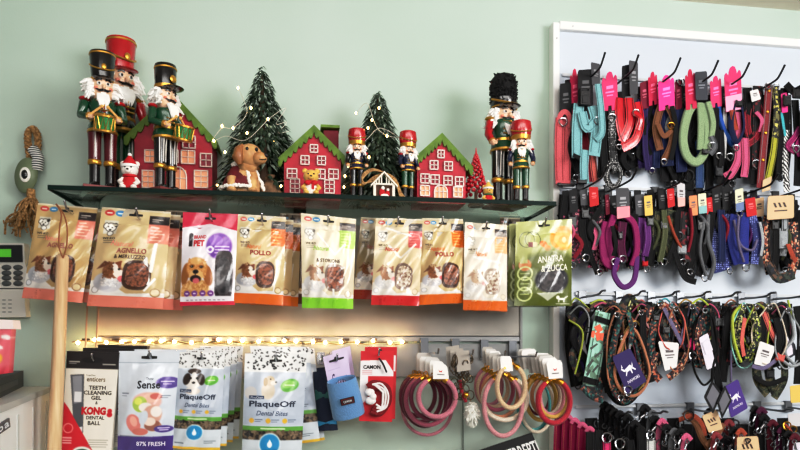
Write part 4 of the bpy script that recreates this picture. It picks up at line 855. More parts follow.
def plaque_paint(dog):
    def f(c):
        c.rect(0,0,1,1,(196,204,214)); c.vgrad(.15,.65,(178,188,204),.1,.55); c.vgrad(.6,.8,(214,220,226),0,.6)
        c.rect(0,0,1,.17,(240,240,238)); 
        for _ in range(80): c.ell(rs.uniform(.02,.98), rs.uniform(.012,.158), rs.uniform(.012,.024), rs.uniform(.008,.015), (28,28,30), rs.uniform(0,3))
        c.ell(.74,.29,.15,.1,(100,172,56),-.3); c.ell(.72,.28,.1,.06,(140,200,90),-.3); c.rect(.66,.285,.82,.292,(230,244,214))
        if dog == 0:
            c.ell(.36,.31,.17,.14,(232,226,218)); c.ell(.22,.28,.08,.13,(58,46,42),.2); c.ell(.52,.28,.08,.13,(66,52,46),-.2); c.ell(.37,.2,.14,.06,(82,66,58)); c.ell(.37,.24,.05,.07,(240,236,230)); c.ell(.3,.27,.028,.028,(20,16,16)); c.ell(.44,.27,.028,.028,(20,16,16)); c.ell(.37,.315,.035,.025,(24,20,20)); c.ell(.36,.4,.16,.08,(224,216,206))
        else:
            c.ell(.4,.34,.11,.14,(214,200,180)); c.ell(.42,.25,.08,.08,(206,186,158)); c.ell(.48,.27,.05,.035,(230,220,204)); c.ell(.52,.262,.018,.016,(26,22,22)); c.ell(.35,.26,.035,.07,(176,146,110)); c.ell(.43,.235,.012,.012,(20,16,16)); c.ell(.12,.36,.1,.1,(206,204,202))
        c.rect(.1,.385,.34,.415,(40,60,96)); 
        for u in (.2,.47,.74): c.ell(u-.05,.61,.04,.04,(226,180,60)); c.rect(u,.597,u+.13,.604,(120,128,140)); c.rect(u,.615,u+.1,.622,(120,128,140))
        c.rect(0,.66,1,.7,(104,164,70)); c.rect(.3,.675,.7,.685,(220,236,206)); c.rect(.0,.7,1,.785,(70,60,50)); c.speck(0,.705,1,.78,[(110,92,70),(40,34,30),(140,120,96)],120,.03)
        c.rect(0,.785,1,1,(206,214,220)); c.ell(.46,.82,.18,.18,(230,240,244)); c.ell(.46,.82,.16,.16,(44,150,196)); c.ell(.46,.825,.04,.05,(236,246,250)); c.poly([(.46,.775),(.5,.82),(.42,.82)],(236,246,250))
        c.rect(.66,.9,.9,.908,(110,120,130)); c.rect(.66,.92,.84,.928,(110,120,130)); c.rect(.05,.93,.25,.938,(110,120,130)); c.rect(0,.97,1,1,(222,184,66)); c.noise(.08,6)
    return f
PT = lambda a: [('PlaqueOff', .1,.43,.86,.5,(28,40,66),.02),('Dental Bites',.22,.52,.74,.563,(52,70,100),.0,.3),('ProDen',.12,.39,.32,.41,(226,230,236),.0)]
p1, _ = pouch('dental_bites_pouch', 'dental bites pouch with a brown and white long haired dog', 'treat pouch', [(179,352),(225,352.5),(220,450),(172,448)], .165, .014, plaque_paint(0), PT(0), hole=(.5,.06,.2,.04), group='dental bites pouches on the lower hooks', wr=.0011, seed=41)
back_copies(p1, 3, .0105, ['dental bites pouch first behind the long haired dog one','dental bites pouch second behind the long haired dog one','dental bites pouch furthest back behind the long haired dog one'], .026, .004)
p2, _ = pouch('dental_bites_pouch', 'larger dental bites pouch with a pale standing dog, in the middle', 'treat pouch', [(245,353.5),(307,354),(301,463),(241.5,462)], .17, .015, plaque_paint(1), PT(1), hole=(.5,.06,.2,.04), group='dental bites pouches on the lower hooks', wr=.0011, seed=42)
p3, _ = pouch('dental_bites_pouch', 'dental bites pouch with yellow bottom half hidden behind the middle one', 'treat pouch', [(250,346),(309,347),(320,441),(262,447)], .125, .012, plaque_paint(1), PT(1), hole=None, group='dental bites pouches on the lower hooks', wr=.0011, seed=43)
dup(p3, p3.location+Vector((.012,.04,-.004)), 'dental bites pouch at the very back of the middle hook')
# poop-bag dispensers / boots in navy behind the blue cuff
mat('navy_fabric', (32,42,66), .8, bump=.3, bscale=500); mat('teal_mesh', (52,110,104), .7, bump=.3, bscale=500); mat('sky_edge', (60,160,206), .5)
q = [(313,372),(330,370),(338,430),(316,431)]; Q = quadW(q, .11); o = (Q[0]+Q[1])/2
t = thing('navy_packet', 'navy packet with teal panel and bright blue edge behind the blue cuff', 'packet', o)
S = Surf(Q, .012, .05, .001, 3); pass
sheet_mesh('cover', S, M('navy_fabric'), lambda c: c.rect(0,0,1,1,(30,40,60)), t, o, res=.004)
patch(S, [(.05,.3),(.95,.32),(.95,.5),(.05,.48)], 'teal_mesh', t, o, 'panel', .001); patch(S, [(.02,.82),(.98,.8),(.98,.9),(.02,.93)], 'sky_edge', t, o, 'edge', .001)
dup(t, t.location+Vector((-.008,.03,.006)), 'navy packet behind the one with the teal panel')
# blue cuff on lavender card
def lav_paint(c): c.rect(0,0,1,1,(206,190,222)); c.vgrad(0,1,(222,208,232),.6,0); c.rect(.1,.34,.6,.346,(150,130,180)); c.noise(.05,5)
q = [(323,357),(347,350),(353,392),(331,400)]
t, S = pouch('cuff_card', 'pale blue towelling cuff on a lavender card', 'packet', q, .16, 0, lav_paint, [('Suave',.18,.44,.86,.78,(52,40,84),.0,.3)], hole=(.52,.14,.62,.09), m=paper, wr=0, depth=.001)
o = t.location
mat('cuff_blue', (112,156,196), .9, bump=.5, bscale=420, sheen=.4); mat('cuff_shade_blue', (52,74,100), .9)
c = W(345, 397, .163); k = mpp(345, .163); mx = Matrix.Rotation(math.radians(-13), 3, 'Y') @ Matrix.Rotation(math.radians(17), 3, 'X')
cb = MB().lathe([(14.4*k,-19*k),(15.8*k,-20.5*k),(16.3*k,-18*k),(15.6*k,0),(14.6*k,17*k),(14*k,19*k),(12.8*k,18*k),(12.4*k,0),(12.4*k,-16*k)], c+Vector((0,.02,0)), mx=Matrix.Scale(1,3), n=28).build('cuff', 'cuff_blue', t, o) if False else None
mb = MB(); rings = []
for r_, z in [(14.6,-19.5),(16.2,-20.5),(16.6,-18.5),(16,0),(15,17),(14.4,19.5),(13,18.5),(13,0),(13,-17)]:
    rings.append([c+Vector((0,-.004,0))+mx@Vector((r_*k*math.cos(2*PI*j/28), r_*k*.62*math.sin(2*PI*j/28), z*k)) for j in range(28)])
cuff = mb.sweep(rings, closed=True).build('cuff', 'cuff_blue', t, o)
fl = MB().box((0,0,0), (.0001,)*3) if False else None
def lab(c_, w, hh, dx, dz, dy): return [c_+mx@Vector((dx-w/2,dy,dz+hh/2)), c_+mx@Vector((dx+w/2,dy,dz+hh/2)), c_+mx@Vector((dx+w/2,dy,dz-hh/2)), c_+mx@Vector((dx-w/2,dy,dz-hh/2))]
MB().lathe([(.1*k,0),(12.9*k,0),(12.9*k,.5*k)], c+Vector((0,-.004,0))+mx@Vector((0,0,9*k)), mx=mx@Matrix.Diagonal((1,.62,1)), n=24).build('cuff_shade', 'cuff_shade_blue', cuff, o)  # dark disc painting the shade inside the cuff opening
cc = c+Vector((0,-.004,0)); lq = lab(cc, 14*k, 7*k, 1*k, 0, -11.2*k)
MB().slab(lq, (0,.003,0)).build('woven_label', 'black_plastic', cuff, o)
Sl = Surf(lq); MB().slab([Sl(.08,.12,.0006),Sl(.92,.12,.0006),Sl(.92,.88,.0006),Sl(.08,.88,.0006)], (0,.0003,0)).build('label_border', mat('lab_red',(150,44,50),.6), cuff, o)
MB().slab([Sl(.12,.2,.0012),Sl(.88,.2,.0012),Sl(.88,.8,.0012),Sl(.12,.8,.0012)], (0,.0003,0)).build('label_face', 'black_plastic', cuff, o)
lettering(Sl, [('CAMON',.2,.32,.8,.68,(226,226,226),.03)], cuff, o, lift=.0018)
t2, _ = pouch('cuff_card', 'second lavender card showing behind the blue cuff', 'packet', [(332,351),(350,346),(358,396),(338,398)], .125, 0, lav_paint, (), hole=(.5,.14,.6,.1), m=paper, wr=0, depth=.001)
# red toy card
def red_paint(c):
    c.rect(0,0,1,1,(200,26,42)); c.rect(0,.12,1,.36,(236,232,232)); c.poly([(0,0),(1,0),(1,.3),(.75,.13),(0,.14)],(204,26,42)); c.rect(0,.34,.24,.7,(238,234,234)); c.poly([(0,.65),(.3,.65),(0,.8)],(238,234,234))
    for k in range(3): c.rect(.06,.28+.025*k,.36,.288+.025*k,(206,120,126))
    c.noise(.05,5)
q = [(361,351),(394,351),(392,422),(359,421)]
t, S = pouch('toy_card', 'red and white card holding a red and white striped rope toy', 'packet', q, .16, 0, red_paint, [('CAMON',.08,.2,.6,.255,(30,26,28),.04)], hole=None, m=paper, wr=0, depth=.001); o = t.location
mat('toy_red', (128,14,26), .8, bump=.4, bscale=300); mat('toy_white', (236,232,230), .8, bump=.4, bscale=300); mat('clear_blister', (230,230,232), .2, coat=.5)
def onS(pts, d): return [S(u, v, d) for u, v in pts]
mb = MB(); mw = MB()
for i in range(3):
    g = .13*i; mb.tube(catmull(onS([(.2+g*.3,.5),(.42+g*.2,.44+g*.3),(.8-g*.3,.5+g*.2),(.88-g*.5,.7),(.62-g*.3,.88-g*.3),(.32+g*.3,.86-g*.3)], .011), 6), .0055, n=8)
    mw.tube(catmull(onS([(.34+g*.3,.47),(.62+g*.1,.46+g*.4),(.83-g*.6,.6),(.78-g*.5,.78),(.5-g*.1,.85-g*.4)], .0155), 6), .0024, n=8)
mb.build('rope_toy', 'toy_red', t, o); mw.build('white_strand', 'toy_white', t, o)
MB().ball(S(.28,.58,.012), (.011,.006,.009)).ball(S(.32,.7,.012), (.012,.006,.009)).ball(S(.38,.64,.014), (.008,.006,.008)).build('knot', 'toy_white', t, o)
MB().tube(catmull([S(.54,.1,.004), S(.66,.18,.01), S(.78,.3,.008)],5), .002, n=6).build('cord_hook', 'dark_steel', t, o)
t2, _ = pouch('toy_card', 'red card showing behind the striped rope toy card', 'packet', [(365,347),(397,347),(395,419),(364,418)], .12, 0, lambda c: (c.rect(0,0,1,1,(196,24,40)), c.rect(.2,.12,.96,.34,(232,226,226))), (), hole=(.5,.06,.2,.04), m=paper, wr=0, depth=.001)
for px, py, w in [(93,360,'dental gel boxes'),(150,357,'purple bottomed pouch'),(202,358,'pouches with the long haired dog'),(276,360,'middle dental bites pouches'),(322,360,'navy packets'),(337,360,'blue cuff card'),(379,354,'red toy card')]:
    peg(px, py, .014, .178 if px != 322 else .13, label='small chrome peg hook in the lower row for the '+w, group='chrome peg hooks of the lower row')
# ------------------------------------------------------------------ glowing light string along the rail
P = [W(x, 341.5+1.2*math.sin(x*.21)+(x-75)*.006, .026) for x in range(72, 412, 6)]; o = P[0]
t = thing('fairy_light_string', 'long string of glowing warm lights along the panel rail above the lower packets', 'fairy lights', o)
MB().tube(P, .0012, n=5).build('wire', mat('wire_dark', (120,96,60), .5), t, o)
mat('rail_bulb', (255,206,130), .4, emit=(255,208,142), estr=95)
rr = random.Random(2); x = 78
while x < 408:
    MB().ball(W(x, 341+rr.uniform(-1.5,1.8), .03), (.0036,.0036,.0036), n=8, k=6).build('bulb', 'rail_bulb', t, o); x += rr.uniform(11,17)
mat('clip_dark', (70,60,50), .5)
for x in (86, 116, 216, 286, 318, 346, 374): MB().box(W(x, 339.5, .022), (.016,.006,.005)).build('rail_clip', 'clip_dark', t, o)
# ------------------------------------------------------------------ round rope collars
mat('card_white', (236,234,230), .55); mat('card_white2', (206,203,198), .55); mat('card_white3', (182,178,172), .55); mat('card_grey', (170,164,156), .6)
def ropemat(n, c): return mat('rope_'+n, c, .75, pat='noise', cols=[tuple(int(x*.9) for x in c), tuple(min(255,int(x*1.06)) for x in c)], pscale=600, bump=.4, bscale=300, sheen=.25)
ropes = {'burgundy':(108,28,54),'rose':(188,122,136),'dusty':(172,86,108),'beige':(206,180,150),'blush':(200,146,150),'cream':(226,214,196),'red':(172,28,52),'gold':(196,160,80),'teal':(86,176,178),'tan':(186,128,94),'wine':(96,26,46),'mint':(150,206,196),'pinkish':(206,140,150)}
for n_, c_ in ropes.items(): ropemat(n_, c_)
def collar(px, py, rx, ry, off, col, label, group, card=True, rr_=3.2, tilt=0, cardq=None, text=None, seed=0):
    """rope ring hanging from its gold caps under a small folded white card; px,py = ring centre"""
    k = mpp(px, off); o = W(px, py-ry, off); t = thing('rope_collar', label, 'collar', o, group); r = random.Random(seed)
    pts = []
    for i in range(33):
        a = math.radians(118)+math.radians(304)*i/32; x = px+rx*math.cos(a+tilt); y = py-ry*math.sin(a+tilt)*(1 if math.sin(a) < 0 else .95)
        pts.append(W(x, y, off+.004*math.sin(3*a)))
    rope = MB().tube(pts, rr_*k, n=10).build('rope', 'rope_'+col, t, o)
    for e, d in ((pts[0], pts[1]), (pts[-1], pts[-2])):
        v = (e-d).normalized(); c_ = MB().tube([e-v*.004, e+v*.001, e+v*.006, e+v*.012], [rr_*k*1.12, rr_*k*1.15, rr_*k*.95, rr_*k*.5], n=10)
        c_.tube([e+v*.012+Vector((.0028*math.cos(q), 0, .0045*math.sin(q)))+v*.004 for q in [2*PI*j/10 for j in range(10)]], .0009, n=5, closed=True).tube([e+v*.016+Vector((.004*math.cos(q)-.003, -.002, .003+.005*math.sin(q))) for q in [2*PI*j/10 for j in range(10)]], .0012, n=5, closed=True).build('gold_cap', 'gold', t, o)
    if card:
        q = cardq or [(px-rx*.35, py-ry-17), (px+rx*.45, py-ry-15), (px+rx*.5, py-ry*.78), (px-rx*.4, py-ry*.82)]
        r2 = random.Random(int(px*7+py*3)); jx, jy = (0, 0) if text else (r2.uniform(-2,2), r2.uniform(-2,2)); q = [(a+jx, b+jy+(jx*.6 if i_ in (1,2) else 0)) for i_, (a, b) in enumerate(q)]
        Q = quadW(q, off+.006); MB().slab([Q[0].lerp(Q[1],.12), Q[0].lerp(Q[1],.88), Q[1].lerp(Q[2],.15), Q[2], Q[3], Q[0].lerp(Q[3],.15)], (0,.0012,0)).build('tag_card', 'card_'+('white','white2','white3')[seed % 3], t, o)
        S_ = Surf(Q)
        if text:
            MB().slab([S_(.36,.42,.0006),S_(.5,.5,.0006),S_(.64,.42,.0006),S_(.56,.58,.0006),S_(.5,.54,.0006),S_(.44,.58,.0006)], (0,.0002,0)).build('printed_mark', ink((206,70,60)), t, o)
            MB().slab([S_(.26,.68,.0006),S_(.74,.68,.0006),S_(.74,.74,.0006),S_(.26,.74,.0006)], (0,.0002,0)).build('printed_line', ink((120,116,114)), t, o)
    return t
g1 = 'burgundy rope collars on the first collar hook'
collar(437,397,18.5,20,.17,'rose','foremost rose pink rope collar with printed white card, first collar hook', g1, cardq=[(433,362),(447,365),(449,379),(433,379)], text=1, rr_=2.7)
for i,(cx,cy,rx,ry,col,lb) in enumerate([(431,397,20,22,'burgundy','burgundy rope collar just behind the foremost rose one'),(428,400,22,25,'dusty','dusty pink rope collar third in the first bunch'),(425,400,21,26,'wine','wine red rope collar fourth in the first bunch'),(421,398,20,24,'burgundy','burgundy rope collar fifth in the first bunch'),(427,407,25,28,'rose','widest thin rose rope collar hanging lowest in the first bunch'),(418,395,17,21,'wine','wine red rope collar furthest back in the first bunch')]):
    collar(cx,cy,rx,ry,.155-.018*i,col,lb,g1,rr_=2.3 if i != 4 else 1.7,seed=i,cardq=[(433-3*(i+1),362-1.7*(i+1)),(447-3*(i+1),364-1.9*(i+1)),(449-3*(i+1),379-1.4*(i+1)),(433-3*(i+1),379-1.2*(i+1))])
g3 = 'pale rope collars on the third collar hook'
collar(511,386,14,22,.18,'beige','beige rope collar hanging foremost on the third collar hook', g3, rr_=2.6, cardq=[(500,357),(511,357),(513,372),(501,372)])
for i,(cx,cy,rx,ry,col,lb) in enumerate([(503,405,19,31,'blush','long blush pink rope collar reaching lowest on the third hook'),(505,398,22,22,'cream','cream rope collar crossing behind the blush one'),(500,394,18,23,'tan','tan rope collar behind the cream one on the third hook'),(497,390,16,20,'dusty','dusty pink rope collar at the middle of the third hook'),(493,388,15,19,'beige','beige rope collar near the back of the third hook'),(489,386,13,19,'rose','rose rope collar furthest back on the third hook')]):
    collar(cx,cy,rx,ry,.165-.02*i,col,lb,g3,rr_=2.5 if i < 2 else 2.1,seed=i,cardq=[(497-3.2*i,356-1.6*i),(508-3.2*i,356-1.7*i),(510-3.2*i,371-1.5*i),(498-3.2*i,372-1.5*i)])
g4 = 'bright rope collars on the fourth collar hook'
collar(554,401,16,22,.19,'red','bright red rope collar with printed white card on the fourth collar hook', g4, rr_=2.8, cardq=[(546,361),(562,360),(563,378),(549,379)], text=1)
for i,(cx,cy,rx,ry,col,lb) in enumerate([(553,398,14.5,19,'gold','gold yellow rope collar inside the bright red one'),(552,397,12,18,'pinkish','pink rope collar inside the gold one'),(549,396,12,18,'cream','cream rope collar behind the pink one on the fourth hook'),(546,396,14,19,'tan','tan rope collar in the middle of the fourth hook'),(541,398,15,22,'gold','gold rope collar further back on the fourth hook'),(537,405,16,27,'cream','white rope collar hanging low at the back of the fourth hook'),(534,404,16,26,'teal','teal rope collar hanging low at the back of the fourth hook'),(538,394,12,20,'wine','wine rope collar deep in the fourth bunch')]):
    collar(cx,cy,rx,ry,.172-.017*i,col,lb,g4,rr_=2.1 if i < 5 else 1.8,seed=i,cardq=[(546-3.4*(i+1),361-1.5*(i+1)),(561-3.4*(i+1),360-1.5*(i+1)),(563-3.4*(i+1),378-1.3*(i+1)),(549-3.4*(i+1),379-1.3*(i+1))])
for px,py,w in [(424,343,'burgundy rope collars'),(455,344,'chain bunch'),(484,345,'pale rope collars'),(512,346,'bright rope collars')]:
    a = W(px, py, .016); b_ = W(px+ (0 if px<500 else 6), py+12, .03); t = thing('hook_bracket', 'grey steel rail bracket carrying the '+w, 'hook', a, 'steel rail brackets for collars')
    k = mpp(px); MB().box((a.x,-.02,a.z-.012),(.02,.006,.05)).build('plate','mid_steel',t,a)
    MB().tube([Vector((a.x,-.02,a.z-.028)),Vector((a.x,-.1,a.z-.024)),Vector((a.x,-.185,a.z-.022)),Vector((a.x,-.192,a.z-.012))],.0022,n=8).build('rod','chrome',t,a)
# chain bunch with a fluffy white toy tag
o = W(458, 365, .12); t = thing('chain_collar_bunch', 'bunch of dark metal chain collars with grey cards between rope collars', 'collar', o)
mb = MB(); r = random.Random(9)
for i in range(52):
    c = W(462+r.uniform(-10,10), 376+r.uniform(-20,22), .11+r.uniform(0,.06)); ra = r.uniform(.005,.0095); mx = Matrix.Rotation(r.uniform(0,3),3,'Z')@Matrix.Rotation(r.uniform(-.5,.5),3,'X')
    mb.tube([c+mx@Vector((ra*math.cos(2*PI*j/12),0,ra*1.3*math.sin(2*PI*j/12))) for j in range(12)], .0013, n=5, closed=True)
mat('old_brass', (112,98,78), .35, metal=.8); mb.build('chain', 'old_brass', t, o)
for i,(x,y,d) in enumerate(((452,352,.13),(456,355,.145),(462,357,.16))): 
    Q = quadW([(x-6,y-5),(x+7,y-7),(x+9,y+13),(x-5,y+15)], d); MB().slab(Q, (0,.001,0)).build('card', 'card_grey', t, o)
MB().tube(catmull([W(460,380,.15),W(462,392,.15),W(466,402,.15)],4),.004,n=8).build('red_strap','rope_red',t,o)
MB().ball(W(466,395,.16),(.006,.005,.007)).build('bell','gold',t,o)
mat('fluff_grey',(216,216,208),.95,sheen=.5); o = W(472,402,.14); t = thing('fluffy_toy','small fluffy white toy hanging under the chain collars','toy',o)
mb = MB(); rr = random.Random(3)
mb.ball(W(472,413,.14),(.016,.014,.026))
for i in range(160):
    a=rr.uniform(0,2*PI); b=rr.uniform(-1.4,1.4); d=Vector((math.cos(a)*math.cos(b),math.sin(a)*math.cos(b),math.sin(b))); p=W(472,413,.14)+Vector((d.x*.014,d.y*.012,d.z*.024)); mb.tube([p,p+d*.007+Vector((0,0,-.004))],[.003,.0006],n=4)
mb.build('fluff','fluff_grey',t,o); MB().tube([W(471,402,.14),W(468,392,.14)],.0012,n=5).build('loop','twine',t,o)
# power cable under the panel, black sign
o = W(463,380,.004); tag(MB().tube([W(463,374,.004),W(463,420,.004),W(464,520,.004)],.0016,n=6).build('wall_cable',mat('cable_grey',(120,132,124),.6),None,o),'thin vertical cable on the green wall below the chain collars','cable')
mat('sign_black',(18,18,20),.6); q=[(474,450),(528,431),(540,436),(546,470),(480,486)]
Q=[W(x,y,.12) for x,y in [(472,453),(532,433),(542,456),(482,478)]]; o=Q[0]
t=thing('black_sign','tilted black sign with white capitals under the pale rope collars','sign',o)
MB().slab(Q,(0,.006,0)).build('sign_board','sign_black',t,o)
lettering(Surf(Q),[('ITERREPTI',.42,.3,1.0,.85,(232,232,230),.02)],t,o)
# ================================================================== harnesses, leads and collars on the white board
def web(n, c, **k):
    c2 = tuple(int(x*.84) for x in c); return mat('web_'+n, c, k.pop('rough', .7), pat='noise', cols=[c2, c], pscale=700, bump=.4, bscale=500, spec=.28, **k)
for n_, c_ in dict(coral=(228,112,120), aqua=(150,196,200), black=(11,11,13), navy=(32,42,86), indigo=(52,36,92), brown=(142,94,64), sage=(158,178,144), blue=(52,104,190), denim=(64,92,140), pink=(222,112,150), dusty=(150,60,66), olive=(186,184,70), teal=(90,190,200), hotpink=(230,60,130), grey=(120,122,126), deepred=(150,30,50), magenta=(160,40,110), violet=(112,50,126), plum=(92,24,64), royal=(54,64,150), lilac=(128,120,150), mint=(158,196,176), raspberry=(178,28,84), khaki=(92,98,66), white=(224,224,222), silver=(176,180,184), rust=(176,84,60), maroon=(104,24,44), lime=(196,210,90), salmon=(226,120,110), offblack=(21,20,23)).items(): web(n_, c_)
web('slate2', (46,46,51)); EDGE = {}
for n_, c_ in dict(coral=(150,56,66), aqua=(96,140,148), navy=(70,84,150), indigo=(96,78,150), brown=(90,56,36), sage=(92,116,86), pink=(160,64,100), deepred=(226,90,110), plum=(160,60,120), royal=(120,130,210), violet=(176,110,190), khaki=(140,146,110), rust=(110,48,32), magenta=(226,110,170), denim=(120,150,190)).items(): web('edge_'+n_, c_); EDGE[n_] = 1
mat('shiny_red', (206,24,44), .22, coat=.7, bump=.2, bscale=90)
mat('web_dots', (20,20,22), .6, pat='dots', cols=[(226,226,226),(20,20,22)], pscale=260)
mat('web_zebra', (20,20,22), .6, pat='zig', cols=[(18,18,20),(232,232,230)], pscale=60)
mat('web_skull', (60,60,40), .6, pat='cells', cols=[(34,32,28),(206,196,110),(34,32,28),(120,116,70)], pscale=170)
mat('web_pinkfloral', (150,40,80), .7, pat='cells', cols=[(40,14,28),(170,64,106),(80,22,50),(28,12,22),(200,130,142)], pscale=240)
mat('web_camo', (56,62,46), .8, pat='camo', cols=[(26,30,26),(74,82,56),(44,50,38),(104,98,70)], pscale=60)
mat('web_bluestar', (44,54,120), .7, pat='dots', cols=[(150,160,214),(40,48,112)], pscale=190)
mat('web_redblack', (40,20,24), .7, pat='cells', cols=[(22,20,22),(22,20,22),(120,28,36),(34,30,34)], pscale=130)
mat('web_orangefloral', (150,90,60), .7, pat='cells', cols=[(24,22,28),(186,108,76),(34,40,50),(214,178,150),(118,58,52),(24,24,30)], pscale=210)
mat('web_tealfloral', (60,110,104), .7, pat='cells', cols=[(14,34,38),(52,112,104),(18,20,26),(160,96,76),(30,66,70),(16,18,22)], pscale=210)
mat('web_limefloral', (110,120,60), .7, pat='cells', cols=[(24,26,26),(176,190,84),(26,30,30),(210,206,150),(60,66,44)], pscale=230)
mat('web_darkfloral', (44,46,44), .7, pat='cells', cols=[(20,22,24),(60,70,60),(24,24,28),(110,80,62),(36,40,52)], pscale=140)
mat('web_mintfloral', (158,196,176), .7, pat='cells', cols=[(170,214,196),(162,208,190),(178,220,204),(120,150,130),(170,214,196)], pscale=90)
CARDC = dict(pink=(228,70,124), hot=(240,72,150), rose=(206,48,90), dark=(26,26,29), grey=(84,84,88), red=(196,40,44), white=(228,226,224), kraft=(214,184,150), maroon=(130,30,56), yellow=(226,190,110), peach=(224,150,110), orange=(222,104,60), cream=(222,222,190), purple=(88,62,140), deep=(62,48,104), slate=(74,76,84), lilac=(226,220,232), pale=(206,204,206))
def cardm(n): return mat('cardboard_'+n, CARDC[n], .65, spec=.3)
for n_ in CARDC: cardm(n_)
R4 = ['top', 'second', 'third', 'bottom']
def item(name, label, cat, off, straps=(), cards=(), rings=(), clips=(), group=None):
    xs = [p for s in straps for p in s[2]] or cards[0][1]
    x0 = sum(p[0] for p in xs)/len(xs); y0 = min(p[1] for p in xs); o = W(x0, y0, off)
    t = thing(name, label, cat, o, group); d = 0
    for s in straps:
        m, w, pts = s[:3]; op = s[3] if len(s) > 3 else {}
        d += .0028; k = mpp(x0, off); n = len(pts); cl = op.get('closed', False)
        bow = op.get('bow', .006)
        P = [W(p[0], p[1], off+d+(p[2] if len(p) > 2 else bow*math.sin(PI*(i+.5)/n))) for i, p in enumerate(pts)]
        P = catmull(P, 6, cl)
        ob = MB()
        if op.get('round'): ob.tube(P, w*k/2, n=8, closed=cl)
        else: ob.band(P, w*k, op.get('t', max(.0016, w*k*.09)), tilt=op.get('tilt', 0), closed=cl)
        st = ob.build(op.get('name', 'loop' if cl else 'strap'), m if m in MATS else 'web_'+m, t, o)
        if not op.get('stitch') and not op.get('round') and w >= 6 and not cl: op = dict(op, stitch={'black':'slate2','offblack':'slate2'}.get(m, 'edge_'+m if m in EDGE else 'slate2'))
        if op.get('stitch'):
            st2 = MB()
            for sd in (-.34, .34):
                q = [a+(b-a).cross(Vector((0,-1,0))).normalized()*w*k*sd+Vector((0,-max(.0022,w*k*.16)*.6,0)) for a, b in zip(P[:-1], P[1:])]
                st2.tube(q, .0006, n=4)
            st2.build('stitching', 'web_'+op['stitch'], st, o)
        if op.get('studs'):
            for i in range(2, len(P)-1, op['studs']): MB().ball(P[i]+Vector((0,-.003,0)), (w*k*.22, .002, w*k*.22), n=8, k=6).build('stud', 'gold', st, o)
    for c in cards:
        n_, q = c[:2]; op = c[2] if len(c) > 2 else {}
        dd = off+op.get('d', .012); Q = quadW(q, dd)
        S = Surf(Q[:4]); k = mpp(q[0][0], dd)
        if op.get('crown'):
            poly = [(0,.16),(.03,.07),(.12,.03),(.2,.08),(.25,.12),(.28,.02),(.36,-.07),(.5,-.1),(.64,-.07),(.72,.02),(.75,.12),(.8,.08),(.88,.03),(.97,.07),(1,.16),(1,1),(.62,1),(.6,.86),(.4,.86),(.38,1),(0,1)]
        else: poly = [(.06,0),(.94,0),(1,.06),(1,.95),(.95,1),(.05,1),(0,.95),(0,.06)]
        cd = MB().slab([S(u, v) for u, v in poly], (0,.0012,0)).build('header_card', 'cardboard_'+n_, t, o)
        pr = op.get('print', 1)
        if pr == 1:
            c1 = tuple(min(255, x+70) for x in CARDC[n_]) if sum(CARDC[n_]) < 480 else (90,80,84)
            mb = MB()
            for v0, u0, u1, h in ((.3,.28,.72,.09),(.46,.22,.78,.045),(.56,.3,.7,.035)): mb.slab([S(u0,v0,.0007),S(u1,v0,.0007),S(u1,v0+h,.0007),S(u0,v0+h,.0007)], (0,.0003,0))
            mb.build('printed_lines', ink(c1), cd, o)
        elif pr == 2:     # white leaping dog emblem and a line of letters
            mb = MB(); E = [[(.3,.44),(.62,.38),(.72,.46),(.62,.5),(.36,.53)],[(.3,.44),(.2,.36),(.16,.4),(.24,.47),(.32,.5)],[(.2,.36),(.26,.28),(.27,.37)],[(.62,.48),(.76,.58),(.8,.56),(.7,.46)],[(.68,.44),(.78,.34),(.73,.45)],[(.34,.5),(.26,.6),(.3,.6),(.4,.51)],[(.54,.5),(.56,.62),(.6,.61),(.62,.5)]]
            for e in E: mb.slab([S(u,v,.0007) for u,v in e], (0,.0003,0))
            mb.build('dog_emblem', ink((240,238,244)), cd, o)
            lettering(S, [('NAMOKI', .22,.72,.8,.8,(226,222,236),.02)], cd, o, lift=.0008)
        elif pr == 3:     # W-shaped mark
            mb = MB()
            for u in (.3, .48, .66): mb.slab([S(u-.1,.3,.0007),S(u-.02,.3,.0007),S(u+.06,.5,.0007),S(u-.02,.5,.0007)], (0,.0003,0))
            mb.slab([S(.26,.62,.0007),S(.74,.62,.0007),S(.74,.67,.0007),S(.26,.67,.0007)], (0,.0003,0))
            mb.build('printed_mark', ink((60,44,36)), cd, o)
        elif pr == 4:     # border with a paler field
            MB().slab([S(u,v,.0007) for u,v in ((.16,.13),(.84,.13),(.84,.87),(.16,.87))], (0,.0003,0)).build('printed_field', ink((112,112,120)), cd, o)
        if op.get('split'):
            MB().slab([S(u,v,.0007) for u,v in ((0,.62),(1,.62),(1,1),(0,1))], (0,.0003,0)).build('printed_band', ink(op['split']), cd, o)
    for r_ in rings:
        x, y, ra = r_[:3]; m = r_[3] if len(r_) > 3 else 'chrome'; c = W(x, y, off+.016); k = mpp(x, off)
        MB().tube([c+Vector((ra*k*math.cos(2*PI*j/16), -.002*math.sin(4*PI*j/16), ra*k*math.sin(2*PI*j/16))) for j in range(16)], .55*k+.0004, n=6, closed=True).build('ring', m, t, o)
    for b in clips:
        x, y, w, h = b[:4]; m = b[4] if len(b) > 4 else 'black_plastic'; a = b[5] if len(b) > 5 else 0
        c = W(x, y, off+.017); k = mpp(x, off); mx = Matrix.Rotation(a, 3, 'Y')
        mb = MB(); mb.box(c, (w*k, .007, h*k), mx=mx, bev=.6)
        mb.box(c+mx@Vector((0,-.0035,-h*k*.12)), (w*k*.62, .003, h*k*.5), mx=mx, bev=.5)
        for s in (-1,1): mb.box(c+mx@Vector((s*w*k*.4,0,h*k*.5)), (w*k*.2,.006,h*k*.28), mx=mx, bev=.5)
        mb.build('buckle', m, t, o)
    return t
ROW = 0; H = 'dog_harness'; LD = 'dog_lead'; CO = 'dog_collar'
